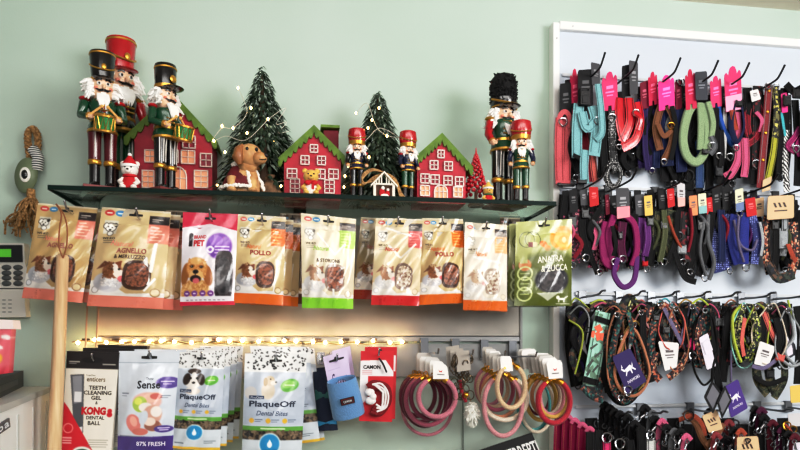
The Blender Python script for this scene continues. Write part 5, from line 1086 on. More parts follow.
g = ['harnesses and leads in the top board row','harnesses in the second board row','patterned harnesses in the third board row','leads in the bottom board row']
def T(name, label, off, straps=(), cards=(), rings=(), clips=(), row=None):
    row = ROW if row is None else row
    if row < 2 and off > .03: off = .03+(off-.03)*.6
    return item(name, label, name.split('_')[1], off, straps, cards, rings, clips, g[row])
# ---- hooks
def bhook(row, x, y, ln, tip, ordinal, style='dark_steel'):
    a = W(x, y, .023); o = Vector((a.x, -.023, RAILZ[row])); t = thing('board_hook', 'dark upturned display hook, '+ordinal+' in the '+R4[row]+' board row' if style == 'dark_steel' else 'silver display hook, '+ordinal+' in the '+R4[row]+' board row', 'hook', o, 'display hooks of the white board')
    z = RAILZ[row]-(.027 if row == 0 else .01); e = -.023-ln
    P = [Vector((a.x,-.023,z)), Vector((a.x,-.023-ln*.5,z)), Vector((a.x,e+.014,z+.002)), Vector((a.x,e,z+.008)), Vector((a.x,e-.018,z+tip))]
    MB().tube(catmull(P, 4), .0026, n=8).ball(P[-1], .003, n=8, k=6).build('rod', style, t, o)
    MB().box((a.x,-.0245,z+.002), (.02,.004,.03)).box((a.x,-.021,z+.014), (.024,.004,.006)).build('clip_plate', style, t, o)
ORD = ['first','second','third','fourth','fifth','sixth','seventh','eighth']
for i, x in enumerate((581,612,651,686,715,748,777)): bhook(0, x, 78, .115, .026, ORD[i])
for i, x in enumerate((580,608,655,694,738,775)): bhook(1, x, 188, .13, .022, ORD[i])
for i, x in enumerate((582,619,651,680,708,741,773)): bhook(2, x, 297, .11, .008, ORD[i], 'mid_steel')
for i, x in enumerate((607,640,690,757,788)): bhook(3, x, 405, .11, .008, ORD[i], 'mid_steel')
# ---- top row
T(LD,'coral pink webbing lead folded double at the left end of the top row',.06,[('coral',9,[(568,112),(567,150),(566,184)]),('coral',9,[(560,118),(559,150),(560,184)]),('coral',5,[(558,124),(561,114),(566,112),(570,118),(570,128)])],[('dark',[(560,84),(571,82),(572,116),(560,117)])],[(563,122,4)],[(566,185,18,3)])
T(LD,'crimson strap lead with pink crown topped card behind the aqua harness',.055,[('deepred',10,[(577,108),(585,145),(588,182)]),('salmon',7,[(592,150),(594,170),(596,182)])],[('rose',[(570,74),(579,71),(580,112),(571,114)],dict(crown=1))])
T(H,'pale aqua padded harness with black buckle near the left end of the top row',.10,[('aqua',11,[(579,104),(577,130),(577,158)]),('aqua',9,[(585,150),(584,168),(585,184)]),('aqua',12,[(593,106),(597,125),(594,156)]),('aqua',10,[(582,112),(587,128),(597,118)]),('aqua',7,[(598,84),(601,108),(602,132),(596,140)],dict(bow=.012)),('black',4,[(573,155),(580,158)])],[('dark',[(578,70),(593,69),(593,106),(578,106)])],[(598,121,4)],[(585,98,11,15),(582,182,10,4)])
T(LD,'black webbing lead with tall grey card on the first top hook',.075,[('black',8,[(600,84),(603,130),(601,178)]),('black',7,[(607,100),(606,140),(608,172)])],[('grey',[(591,62),(600,64),(600,86),(592,85)],dict(d=.03))])
T(LD,'black lead with white dots ending in a handle loop, pink crown card',.09,[('black',8,[(603,106),(603,140),(606,178)]),('web_dots',8,[(613,104),(612,135),(614,160),(617,172)]),('web_dots',6,[(609,164),(606,176),(611,186),(618,184),(621,172),(616,163)],dict(closed=True,tilt=.5))],[('pink',[(602,77),(617,73),(618,110),(602,111)],dict(crown=1))],[(612,118,4)])
T(H,'shiny red vinyl harness with two tall cards on the second top hook',.10,[('shiny_red',10,[(620,98),(620,118),(624,138),(632,146)]),('shiny_red',9,[(629,98),(630,122),(622,142)]),('shiny_red',9,[(637,102),(640,122),(635,140),(622,148)]),('shiny_red',6,[(634,112),(641,118),(638,130)],dict(bow=.012))],[('dark',[(622,66),(631,64),(631,96),(622,97)]),('grey',[(629,60),(638,62),(638,94),(630,95)],dict(d=.024))],[(636,113,3.4),(619,147,2.5)])
T(LD,'indigo patterned leads hanging in the shade under the third top hook',.06,[('indigo',9,[(641,100),(640,140),(643,168)]),('indigo',9,[(650,104),(650,140),(652,172)]),('navy',8,[(658,110),(657,145),(656,168)]),('indigo',6,[(645,110),(645,145),(648,170)],dict(bow=.012))],[('maroon',[(640,83),(648,80),(649,108),(641,109)]),('rose',[(648,76),(657,73),(658,104),(649,106)],dict(crown=1,d=.018))],[(652,171,3)])
T(H,'tan brown harness with bright pink card in the top row',.095,[('brown',8,[(661,106),(656,128),(660,150)]),('brown',7,[(668,106),(674,122),(671,145),(664,160)]),('brown',5,[(658,124),(664,136),(672,130)],dict(bow=.012)),('black',5,[(672,106),(676,130),(671,160)])],[('hot',[(658,80),(674,76),(675,108),(659,111)],dict(crown=1))],[(671,126,3.4,'gold'),(664,162,3,'chrome')])
T(LD,'dark grey speckled lead between the bright pink card and the green collar',.07,[('web_darkfloral',7,[(679,80),(680,110),(679,150)]),('navy',13,[(668,112),(667,145),(668,166)]),('navy',12,[(681,110),(681,150),(682,172)])],[('maroon',[(675,82),(681,80),(682,108),(676,110)])],[(681,82,3.4)])
T(CO,'sage green padded collar in a long loop with dark grey card',.105,[('sage',9,[(703,104),(707,125),(706,148),(697,162),(687,156),(683,138),(687,116),(692,106)],dict(t=.009)),('sage',7,[(700,103),(701,125),(700,150)],dict(t=.006)),('sage',6,[(708,102),(713,122),(711,138)],dict(t=.006)),('grey',6,[(711,136),(715,146),(710,154)])],[('rose',[(685,74),(695,71),(697,108),(686,110)],dict(crown=1)),('slate',[(695,72),(707,71),(708,100),(696,100)],dict(d=.02))],[(712,146,3.6)],[(705,152,6,5)])
T(LD,'denim blue webbing lead end below the green collar',.06,[('denim',9,[(699,140),(700,165),(700,188)]),('black',10,[(689,150),(690,172),(689,190)]),('black',9,[(710,140),(710,170),(709,190)])],(),[(688,176,6,'dark_steel')])
T(LD,'bright blue round lead with pink crown card, right of the green collar',.09,[('blue',5,[(718,104),(721,122),(729,140),(735,147)],dict(round=1)),('white',4,[(725,108),(725,135),(724,158)]),('black',7,[(716,108),(716,140),(718,178)]),('black',6,[(721,130),(722,155),(719,184)])],[('pink',[(710,80),(721,77),(722,106),(711,108)],dict(crown=1))],[(730,157,3.6),(719,156,3)],[(719,172,8,9,'dark_steel')])
T(H,'pink padded harness with the largest pink card in the top row',.11,[('pink',8,[(737,112),(738,140),(738,160),(730,175),(726,172)]),('pink',8,[(745,138),(746,160),(744,177)]),('navy',5,[(733,104),(731,126),(737,142),(744,128),(742,106)],dict(tilt=.6)),('rust',6,[(732,110),(736,130)],dict(bow=.003))],[('pink',[(724,72),(741,68),(742,109),(726,112)],dict(crown=1,split=(240,170,200)))],[(736,148,3)],[(739,104,7,6)])
T(H,'crimson red harness with white hexagon tag in the top row',.085,[('deepred',8,[(749,105),(747,125),(752,142)]),('deepred',7,[(758,104),(763,122),(756,138),(748,144)]),('pink',4,[(756,112),(762,120),(760,132)],dict(bow=.014)),('black',10,[(747,88),(749,110),(752,150),(754,184)],dict(bow=-.004)),('web_redblack',9,[(757,86),(757,120),(756,170)],dict(bow=-.004))],[('white',[(750,91),(758,89),(761,99),(752,102)],dict(d=.022))],[(756,164,4)])
T(CO,'dusty red leather collar with metal studs hanging straight',.105,[('dusty',8,[(769,84),(767,112),(764,145),(760,188)],dict(studs=4,stitch='silver'))],(),[(768,86,3)])
T(LD,'black lead printed with pale skulls and an olive yellow end',.095,[('web_skull',7,[(775,86),(777,112),(775,140)]),('olive',7,[(775,138),(773,155),(767,184)]),('black',6,[(780,90),(781,130),(778,180)],dict(bow=-.002))],(),[(776,87,3)])
T(LD,'black and white zebra lead with a turquoise strip near the right edge',.09,[('web_zebra',7,[(787,120),(785,150),(787,192)]),('teal',3,[(781,108),(783,122),(785,136)]),('black',8,[(784,88),(786,110),(786,130)],dict(bow=-.002)),('black',8,[(795,100),(798,150),(797,186)],dict(bow=-.003))],[('hot',[(781,94),(787,92),(788,112),(782,113)])])
T(H,'small raspberry harness on black plastic clips at the right edge of the top row',.1,[('magenta',6,[(800,128),(794,138),(788,146),(795,152)]),('magenta',5,[(803,136),(797,146),(800,156)]),('black',8,[(786,84),(795,92),(806,88)]),('black',8,[(806,92),(803,120),(805,170)])],(),[(796,149,3.5)],[(797,94,10,9),(787,101,8,10)])
for i,(x,y0,y1,m_,lb) in enumerate(((574,88,180,'black','black filler lead darkening the gap behind the coral one'),(626,100,176,'offblack','black filler lead darkening the gap behind the red vinyl harness'),(646,95,168,'black','black filler lead darkening the gap behind the indigo ones'),(672,92,186,'offblack','charcoal filler lead darkening the gap behind the brown harness'),(690,95,186,'black','black filler lead darkening the gap behind the green collar'),(706,95,182,'offblack','charcoal filler lead darkening the gap behind the denim end'),(730,95,186,'black','black filler lead darkening the gap behind the pink harness'),(764,95,186,'offblack','charcoal filler lead darkening the gap behind the studded collar'),(778,95,180,'black','black filler lead darkening the gap behind the skull print'))):  # filler leads added behind the stock to darken its gaps
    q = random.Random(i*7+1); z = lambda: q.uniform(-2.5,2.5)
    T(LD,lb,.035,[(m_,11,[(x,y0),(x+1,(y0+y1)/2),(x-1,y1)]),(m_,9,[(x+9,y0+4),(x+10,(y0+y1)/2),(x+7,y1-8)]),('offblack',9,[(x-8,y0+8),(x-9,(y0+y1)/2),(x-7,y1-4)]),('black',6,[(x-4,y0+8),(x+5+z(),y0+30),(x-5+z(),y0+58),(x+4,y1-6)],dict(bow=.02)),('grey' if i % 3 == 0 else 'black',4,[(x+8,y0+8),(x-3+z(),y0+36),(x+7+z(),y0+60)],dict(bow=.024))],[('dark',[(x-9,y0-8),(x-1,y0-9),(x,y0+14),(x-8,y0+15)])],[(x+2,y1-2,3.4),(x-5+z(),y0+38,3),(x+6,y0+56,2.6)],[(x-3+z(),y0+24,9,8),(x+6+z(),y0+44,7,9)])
# ---- second row
ROW = 1
T(H,'black harness with red header card at the left of the second row',.10,[('black',8,[(566,196),(563,225),(572,262)]),('web_pinkfloral',12,[(575,210),(578,235),(574,262)]),('black',8,[(585,206),(582,230),(590,262)]),('deepred',4,[(572,232),(582,244),(574,258)],dict(bow=.013))],[('red',[(589,187),(598,187),(599,205),(590,207)],dict(d=.022)),('dark',[(569,190),(577,189),(578,212),(570,213)]),('grey',[(580,190),(587,189),(588,205),(581,206)])],[(586,258,3.5),(573,265,3)],[(572,222,9,11),(585,214,8,9)])
T(H,'rose and black floral harness left of the magenta one',.09,[('web_pinkfloral',9,[(594,212),(596,238),(592,268)]),('web_pinkfloral',9,[(600,210),(602,240),(604,272)]),('black',6,[(590,214),(588,245),(598,274)]),('pink',5,[(592,226),(597,236),(594,250)],dict(bow=.013))],[('dark',[(601,194),(605,193),(606,214),(602,215)]),('maroon',[(605,195),(609,194),(610,214),(606,215)],dict(d=.018))],[(600,272,3)])
T(H,'magenta padded harness with a hanging lower loop in the second row',.125,[('magenta',8,[(606,222),(603,242),(606,262),(618,268)],dict(t=.007)),('magenta',7,[(614,216),(608,236),(612,260)],dict(stitch='pink',t=.007)),('plum',9,[(623,222),(621,245),(624,262)]),('magenta',6.5,[(622,214),(634,224),(637,248),(632,266)],dict(stitch='pink',t=.007)),('violet',5.5,[(618,258),(614,274),(623,287),(634,280),(637,256)],dict(t=.006)),('black',4,[(612,226),(616,244),(613,256)],dict(bow=.014))],[('grey',[(616,188),(629,188),(630,217),(617,219)],dict(d=.02,split=(222,130,140)))],[(615,262,3.5),(623,259,3.5),(638,252,3)],[(620,236,5,7)])
T(H,'violet harness with yellow fronted card in the second row',.10,[('violet',9,[(642,218),(640,245),(641,268)]),('black',8,[(651,214),(653,240),(650,266)]),('violet',7,[(647,222),(648,240),(645,256)],dict(bow=.013)),('black',9,[(634,214),(634,240),(640,270)])],[('grey',[(635,195),(644,194),(645,215),(636,216)]),('yellow',[(644,196),(652,195),(653,215),(645,216)],dict(d=.02))],[(647,269,3.4)],[(645,264,6,5,'cardboard_red'),(650,222,7,8)])
T(H,'dark green camouflage harness in the middle of the second row',.11,[('web_camo',10,[(660,212),(657,235),(662,258)]),('web_camo',11,[(671,210),(669,232),(672,256)]),('khaki',6,[(664,210),(665,235),(660,262)],dict(bow=.013)),('rust',3,[(668,216),(674,234),(682,250)],dict(round=1,bow=.015)),('black',7,[(678,212),(676,240),(668,262)])],[('dark',[(658,190),(666,189),(667,208),(659,209)]),('red',[(667,189),(674,188),(675,206),(668,208)],dict(d=.02))],[(664,262,3.4),(683,262,3)],[(664,226,8,7)])
T(H,'black and red strapped harness with white pad behind a pale pink card',.115,[('black',8,[(680,208),(676,240),(684,270),(694,278)]),('black',8,[(690,210),(694,240),(690,272)]),('web_redblack',8,[(685,212),(684,240),(688,262)]),('red' if 'web_red' in MATS else 'deepred',3,[(690,208),(692,232),(688,252)],dict(round=1,bow=.014)),('black',6,[(675,252),(684,276),(696,282)])],[('pale',[(677,182),(685,184),(685,206),(678,207)],dict(d=.022,split=(226,160,150)))],[(690,272,3),(679,236,4,'chrome')],[(682,250,9,8,'web_silver'),(690,232,7,8)])
T(H,'black harness with grey piped loop between camouflage and blue ones',.105,[('black',9,[(702,214),(699,240),(702,272)]),('grey',4,[(708,215),(708,240),(714,262),(709,280)],dict(round=1,bow=.014)),('black',8,[(712,212),(708,244),(698,276)]),('grey',3,[(704,220),(700,250),(706,276)],dict(round=1,bow=.014))],[('peach',[(689,196),(697,195),(698,215),(690,216)],dict(d=.018)),('cream',[(698,194),(706,193),(707,213),(699,214)],dict(d=.02,split=(120,170,170))),('red',[(706,198),(712,197),(713,214),(707,215)])],[(705,278,3.4)],[(701,226,8,9)])
T(H,'navy blue harness with pale dots in the second row',.10,[('web_bluestar',13,[(716,220),(715,245),(720,272)]),('web_bluestar',12,[(728,214),(726,240),(726,270)]),('navy',8,[(721,210),(722,235),(722,262)],dict(bow=.012))],[('dark',[(712,188),(720,186),(721,212),(713,213)]),('dark',[(722,187),(730,186),(731,210),(723,211)])],[(730,271,3)])
T(H,'royal blue padded harness with yellow and blue card and red card',.12,[('royal',10,[(735,215),(732,240),(738,264)],dict(t=.007)),('royal',10,[(745,213),(744,240),(744,264)],dict(t=.007)),('web_bluestar',9,[(752,216),(757,238),(754,264)],dict(t=.007)),('lilac',2.5,[(734,220),(740,244),(752,250),(757,240)],dict(round=1,bow=.016)),('lilac',2.5,[(739,216),(738,240),(744,262)],dict(round=1,bow=.016))],[('cream',[(735,190),(743,188),(744,210),(736,212)],dict(d=.02,split=(90,110,150))),('red',[(745,199),(755,197),(757,215),(747,217)],dict(d=.018))],[(746,268,3.4),(740,214,3)])
T(H,'black harness with silver tape and orange leaf print under a kraft card',.12,[('web_orangefloral',9,[(768,216),(765,245),(770,274)]),('silver',7,[(785,214),(785,235),(783,256)]),('web_orangefloral',10,[(793,222),(796,250),(790,276)]),('black',8,[(776,214),(776,250),(774,274)]),('web_darkfloral',10,[(768,262),(778,278),(794,274)],dict(bow=.012)),('rust',5,[(788,244),(792,254),(796,262)],dict(bow=.016)),('silver',3,[(760,222),(763,240),(761,256)])],[('kraft',[(768,196),(794,195),(794,218),(767,220)],dict(d=.022,print=3))],[(775,205,2.5,'dark_steel'),(785,206,2.5,'dark_steel')],[(783,240,9,18,'web_silver'),(775,226,7,8)])
T(LD,'kraft carded black lead hanging before the kraft card harness, partly hidden',.09,[('black',7,[(759,218),(758,240),(752,262)]),('silver',3,[(760,228),(754,252),(744,262)],dict(bow=.012)),('black',8,[(802,210),(803,240),(800,270)])],[('kraft',[(754,199),(764,197),(764,216),(755,217)]),('kraft',[(763,180),(772,176),(770,190),(762,192)],dict(d=.02,print=0))])
for i,(x,y0,y1,m_,lb) in enumerate(((570,195,255,'black','black filler harness darkening the gap behind the red carded one'),(596,196,262,'black','black filler harness darkening the gap behind the rose floral one'),(618,200,262,'plum','plum filler harness darkening the gap behind the magenta one'),(632,196,266,'black','black filler harness darkening the gap left of the violet one'),(655,194,264,'offblack','charcoal filler harness darkening the gap behind the camouflage one'),(684,196,268,'black','black filler harness darkening the gap behind the white padded one'),(704,192,268,'offblack','charcoal filler harness darkening the gap behind the grey piped one'),(724,190,264,'navy','navy filler harness darkening the gap behind the pale dotted one'),(748,196,262,'indigo','indigo filler harness darkening the gap behind the royal blue one'),(786,200,270,'black','black filler harness darkening the gap behind the silver taped one'))):  # added filler harnesses that darken the background of this row
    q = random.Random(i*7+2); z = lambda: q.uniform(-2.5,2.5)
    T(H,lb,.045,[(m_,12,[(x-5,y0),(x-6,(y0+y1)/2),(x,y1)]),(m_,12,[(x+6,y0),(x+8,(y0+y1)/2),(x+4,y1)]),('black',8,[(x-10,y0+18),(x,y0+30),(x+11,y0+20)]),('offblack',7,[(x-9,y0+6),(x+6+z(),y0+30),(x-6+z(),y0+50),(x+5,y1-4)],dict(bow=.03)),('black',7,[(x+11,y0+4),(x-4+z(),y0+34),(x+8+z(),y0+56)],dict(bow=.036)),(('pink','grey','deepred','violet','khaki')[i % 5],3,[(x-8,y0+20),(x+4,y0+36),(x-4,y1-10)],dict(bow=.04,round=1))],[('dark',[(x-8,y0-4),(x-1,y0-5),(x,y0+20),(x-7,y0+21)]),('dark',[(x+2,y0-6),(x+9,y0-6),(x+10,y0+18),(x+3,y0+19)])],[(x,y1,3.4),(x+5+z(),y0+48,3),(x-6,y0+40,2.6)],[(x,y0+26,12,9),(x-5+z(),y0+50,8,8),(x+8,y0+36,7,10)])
# ---- third row
mint = T(CO,'wide mint collar strap with orange flower print at the left of the third row',.152,[('web_mintfloral',16,[(603,312),(597,345),(590,386)],dict(t=.004,bow=.002)),('black',17,[(603.5,318),(602,323)],dict(bow=.004)),('black',17,[(591.5,378),(590,384)],dict(bow=.004)),('web_tealfloral',7,[(582,386),(592,396),(603,400)]),('web_tealfloral',8,[(608,330),(604,368),(596,400)],dict(bow=-.01))],(),[(588,330,2.5,'dark_steel')])
def sketch(t, off, pieces, name, m, o):
    mb = MB()
    for q in pieces: mb.slab([W(x, y, off) for x, y in q], (0,.0005,0))
    mb.build(name, m, t, o)
o = mint.location.copy()
sketch(mint, .1635, [[(594,327),(600,324),(603,330),(598,333)],[(595,333),(599,331),(602,339),(597,341)],[(600,333),(604,333),(603,341),(600,340)],[(592,331),(595,331),(594,338),(591,337)]], 'printed_flower', ink((226,92,48)), o)
sketch(mint, .1635, [[(590,348),(597,343),(598,344.5),(591,350)],[(594,356),(602,350),(603,352),(595,358)],[(587,366),(592,359),(594,360),(589,368)],[(592,371),(598,364),(599,366),(593,373)],[(586,374),(590,369),(591,371),(588,376)]], 'printed_twigs', ink((52,62,52)), o)
T(H,'dark harness with purple edge and clear card behind the mint strap',.09,[('black',9,[(577,310),(572,345),(578,384)]),('indigo',9,[(584,312),(578,346),(582,380)]),('web_darkfloral',8,[(590,306),(612,304),(614,316)],dict(bow=.01)),('lime',2,[(590,304),(600,300),(611,306)],dict(round=1)),('pink',2,[(594,307),(603,303),(613,309)],dict(round=1))],[('lilac',[(574,342),(584,338),(588,358),(576,360)],dict(d=.012,print=0)),('deep',[(572,352),(580,348),(580,374),(574,376)],dict(d=.01,print=0))])
fl = [('web_tealfloral','teal and olive floral collar in a long loop behind the purple tag',.125,6,(625,362,16,40)),('web_orangefloral','peach striped floral collar loop behind the purple tag',.115,4,(627,360,18,36)),('black','black collar with olive edge reaching lowest in the third row',.105,7,(624,364,20,39)),('web_limefloral','thin lime patterned collar loop above the purple tag',.095,4,(634,352,14,42)),('web_darkfloral','dark leafy collar loop at the back of the second third-row hook',.085,8,(630,352,22,44)),('tan','tan edged round collar loop showing right of the purple tag',.135,3,(632,366,18,30))]
for m_, lb, off, w, (cx, cy, rx, ry) in fl:
    m_ = 'rope_tan' if m_ == 'tan' else m_
    T(CO,lb,off,[(m_,w,[(cx+rx*math.cos(a)*(.55+.45*(1-math.sin(a))/2*1.6 if math.sin(a)>0 else 1), cy-ry*math.sin(a)*(1.25 if math.sin(a)>0 else 1)) for a in [2*PI*j/12+.3 for j in range(12)]],dict(closed=True,tilt=.5,t=.004))],(),[(cx-4,cy+ry*.9,3,'chrome')],row=2)
T(CO,'floral collar carrying the large purple tag with a white leaping dog',.14,[('web_tealfloral',5,[(628,312),(632,330),(630,346)]),('silver',2,[(630,344),(629,352)],dict(round=1))],[('deep',[(612,357),(630,348),(647,381),(627,394)],dict(print=2,d=.014))],[(628,390,4)],row=2)
T(H,'orange and cream floral harness in a wide loop in the third row',.115,[('web_orangefloral',9,[(650,306),(646,330),(650,352),(658,366)]),('web_orangefloral',9,[(662,304),(672,320),(681,338),(688,350)],dict(stitch='salmon')),('web_orangefloral',7,[(688,352),(680,368),(668,378)]),('lilac',4,[(664,308),(672,324),(682,344)],dict(bow=.016)),('web_tealfloral',8,[(655,320),(651,345),(654,372)]),('black',7,[(643,312),(644,345),(652,382)])],(),[(660,303,3)],[(656,318,7,6)],row=2)
T(H,'dark floral harness with plain white card in the third row',.125,[('web_darkfloral',8,[(668,312),(664,330),(668,344)]),('web_orangefloral',8,[(656,352),(652,368),(660,380)])],[('white',[(658,341),(679,343),(677,367),(665,371)],dict(d=.014)) ],(),[(666,330,8,7)],row=2)
T(H,'teal leaf print harness with a pink flower in the third row',.115,[('web_tealfloral',10,[(697,306),(694,332),(700,362)]),('web_tealfloral',9,[(707,308),(705,335),(698,368)]),('lime',2,[(692,304),(700,299),(708,305)],dict(round=1)),('black',7,[(684,308),(686,336),(690,352)])],(),[(693,356,4,'chrome')],[(692,345,9,9,'web_hotpink',.5)],row=2)
T(H,'teal and rust harness with folded lilac white card in the third row',.13,[('web_orangefloral',7,[(702,318),(698,340),(704,366)]),('black',6,[(712,312),(714,340),(712,364)])],[('lilac',[(699,338),(708,333),(716,366),(707,370)],dict(d=.015,print=0)),('lilac',[(702,343),(709,338),(713,350),(706,355)],dict(d=.017,print=0))],row=2)
T(H,'black harness with rust print and dark straps in the third row',.095,[('web_redblack',11,[(716,306),(714,335),(719,368)]),('black',10,[(726,306),(727,335),(722,382)]),('web_redblack',8,[(733,304),(735,330),(730,362)]),('black',8,[(710,340),(716,370),(720,392)])],(),[(722,310,4,'dark_steel')],[(719,322,10,9)],row=2)
T(CO,'dark collar holding two black edged diamond shaped grey tags',.135,[('black',3,[(716,352),(713,366),(712,382)],dict(round=1))],[('dark',[(712,380),(722,393),(713,414),(704,397)],dict(print=4,d=.014)),('dark',[(725,385),(732,400),(722,419),(717,402)],dict(print=4,d=.018))],row=2)
T(CO,'black collar holding the lighter purple tag hung over the bottom rail',.12,[('lilac',2,[(731,350),(731,366),(731,382)],dict(round=1))],[('purple',[(724,387),(738,379),(748,408),(731,418)],dict(print=2,d=.014))],row=2)
T(H,'lime and black print harness with a pale green cord in the third row',.115,[('web_limefloral',8,[(742,306),(738,332),(734,360)]),('web_limefloral',9,[(752,312),(757,334),(748,362)]),('cream' if 'web_cream' in MATS else 'lime',3,[(742,305),(733,316),(734,340),(741,362)],dict(round=1,bow=.016)),('black',8,[(764,310),(762,338),(756,366)])],(),(),[(748,340,6,7)],row=2)
T(H,'black harness with coral stitched strap and white tag card in the third row',.125,[('salmon',6,[(764,312),(770,328),(778,346)]),('salmon',4,[(745,318),(742,340),(744,356)],dict(bow=.012)),('black',8,[(776,318),(780,340),(772,364)]),('lilac',4,[(752,366),(764,368),(776,360)]),('web_limefloral',6,[(757,316),(758,336),(752,352)])],[('white',[(760,341),(776,347),(768,367),(754,364)],dict(d=.016))],(),[(780,358,9,7,'web_salmon',.3)],row=2)
T(H,'black harness with grey white cords near the right edge of the third row',.11,[('black',9,[(783,306),(786,335),(784,362)]),('silver',3,[(788,306),(794,335),(785,352),(796,366)],dict(round=1,bow=.015)),('silver',3,[(782,360),(792,366),(804,362)],dict(round=1,bow=.013)),('lime',2,[(788,300),(791,312),(796,320)],dict(round=1)),('black',9,[(797,306),(801,335),(800,360)])],[('slate',[(785,333),(795,344),(797,354),(787,360)],dict(print=0)),('lilac',[(787,336),(792,346),(793,354),(787,357)],dict(print=0,d=.015))],row=2)
T(H,'dark camouflage harness hanging low at the right of the third row',.09,[('web_camo',10,[(756,362),(758,380),(768,394)]),('web_camo',10,[(768,360),(770,378),(776,394)]),('web_camo',8,[(784,362),(784,380),(774,398)]),('black',5,[(754,376),(768,384),(786,378)],dict(bow=.012))],(),(),[(770,374,9,8)],row=2)
T(LD,'dark lead with a small yellow box end at the right edge of the third row',.09,[('black',8,[(799,350),(798,370),(797,384)])],[('yellow',[(790,386),(806,384),(806,402),(791,403)],dict(d=.014,print=0))],row=2)
for i,(x,y0,y1,m_,lb) in enumerate(((578,304,386,'black','black filler harness darkening the gap behind the mint strap'),(612,304,392,'web_darkfloral','leafy filler harness darkening the gap behind the long loops'),(640,302,372,'black','black filler harness darkening the gap between long loops and orange floral'),(664,304,360,'web_darkfloral','leafy filler harness darkening the gap behind the orange floral one'),(688,304,360,'web_redblack','rust print filler harness darkening the gap behind the teal leaf one'),(708,302,356,'web_darkfloral','leafy filler harness darkening the gap behind the folded lilac card'),(734,304,364,'black','black filler harness darkening the gap behind the pale green cord'),(758,304,362,'web_limefloral','lime print filler harness darkening the gap behind the coral strap'),(780,304,366,'black','black filler harness darkening the gap behind the white corded one'))):  # filler harnesses added at the back so the gaps turn dark
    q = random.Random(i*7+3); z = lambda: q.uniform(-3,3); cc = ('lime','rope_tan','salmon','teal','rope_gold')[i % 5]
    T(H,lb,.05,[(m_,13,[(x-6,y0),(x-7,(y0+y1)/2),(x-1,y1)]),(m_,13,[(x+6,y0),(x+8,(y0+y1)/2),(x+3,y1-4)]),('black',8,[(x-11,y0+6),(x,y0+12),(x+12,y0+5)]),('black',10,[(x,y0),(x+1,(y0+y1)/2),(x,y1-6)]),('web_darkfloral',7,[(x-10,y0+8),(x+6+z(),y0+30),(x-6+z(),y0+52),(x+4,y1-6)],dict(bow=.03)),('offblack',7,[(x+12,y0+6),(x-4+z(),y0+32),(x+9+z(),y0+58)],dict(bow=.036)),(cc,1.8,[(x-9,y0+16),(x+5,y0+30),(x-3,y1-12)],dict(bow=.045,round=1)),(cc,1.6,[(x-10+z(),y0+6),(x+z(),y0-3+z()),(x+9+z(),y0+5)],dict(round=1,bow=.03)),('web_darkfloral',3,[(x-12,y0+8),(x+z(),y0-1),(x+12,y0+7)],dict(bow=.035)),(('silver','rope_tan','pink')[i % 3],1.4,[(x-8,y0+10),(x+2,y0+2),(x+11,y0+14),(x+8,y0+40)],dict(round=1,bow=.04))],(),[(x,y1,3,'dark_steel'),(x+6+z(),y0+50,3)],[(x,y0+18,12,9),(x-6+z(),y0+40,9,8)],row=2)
# thin cord collars looped between the third-row harnesses
TR = random.Random(8)
def tear(cx, cy, rx, ry): return [(cx+rx*math.cos(a)*(1-.38*max(0, math.sin(a)))+TR.uniform(-1.8,1.8), cy-ry*math.sin(a)+TR.uniform(-1.5,1.5), TR.uniform(-.016,.01)) for a in [2*PI*j/12+.26 for j in range(12)]]
for m_, w_, off, q_, lb in (('rope_tan',2.4,.142,(617,352,10,40),'thin cream cord collar crossing behind the large purple tag'),('rope_gold',2.4,.139,(634,358,15,36),'thin gold cord collar right of the large purple tag'),('rope_wine',2,.136,(623,368,15,33),'thin teal cord collar hanging low by the large purple tag'),('rope_blush',2.2,.133,(641,346,12,36),'thin blush cord collar beside the orange floral harness'),
    ('rope_tan',2,.145,(676,338,14,32),'thin cream cord collar over the plain white card harness'),('salmon',2,.14,(672,326,13,24),'thin salmon cord collar above the plain white card'),('lilac',2,.138,(692,332,10,28),'thin grey lilac cord collar by the pink flower'),('rope_mint',2,.14,(744,336,14,32),'thin mint cord collar round the lime print harness'),
    ('lime',2,.142,(757,330,13,26),'thin lime cord collar before the coral stitched strap'),('rope_cream',2,.145,(770,334,18,30),'thin cream cord collar round the right white tag card'),('silver',2,.148,(788,338,13,30),'thin silver cord collar near the right edge of the third row'),('black',3,.15,(705,346,14,38),'thin black cord collar round the folded lilac card'),('black',3,.1,(600,346,22,40),'thin black cord collar round the mint strap')):
    T(CO,lb,off-.012,[(m_,w_*.72,tear(*q_),dict(closed=True,round=1))],(),[(q_[0],q_[1]-q_[3]+3,2.4)],row=2)
# ---- bottom row
def snap(x, y, off, mb, k, a=0):
    """trigger clip: swivel eye, body and hook"""
    c = W(x, y, off); mx = Matrix.Rotation(a, 3, 'Y')
    mb.tube([c+mx@Vector((.005*math.cos(2*PI*j/12), 0, .006+.005*math.sin(2*PI*j/12))) for j in range(12)], .0014, n=6, closed=True)
    mb.tube([c, c+mx@Vector((0,0,-.014))], .003, n=8)
    mb.tube([c+mx@Vector((.0*1,0,-.014))]+[c+mx@Vector((-.001+.0062*math.cos(q), 0, -.021+.0075*math.sin(q))) for q in (1.2,.6,0,-.7,-1.5,-2.3,-3.0,-3.6)], .0015, n=6)
for i in range(6):
    x = 560+i*7.5; y = 414+i*4.2
    T(LD, ['leftmost magenta plaid lead in the lower bunch','second magenta plaid lead from the left in the lower bunch','third magenta plaid lead from the left in the lower bunch','fourth magenta plaid lead from the left in the lower bunch','fifth magenta plaid lead from the left in the lower bunch','rightmost magenta plaid lead in the lower bunch'][i], .07+.014*i, [('raspberry',11,[(x,y),(x-1,y+25),(x-2,y+55)],dict(stitch='salmon')),('raspberry',8,[(x+4,y+3),(x+4,y+25),(x+3,y+55)],dict(bow=-.004)),('pink',4,[(x-4,y+1),(x,y-3),(x+5,y+2)],dict(bow=.008))],(),(),row=3)
r = random.Random(21)
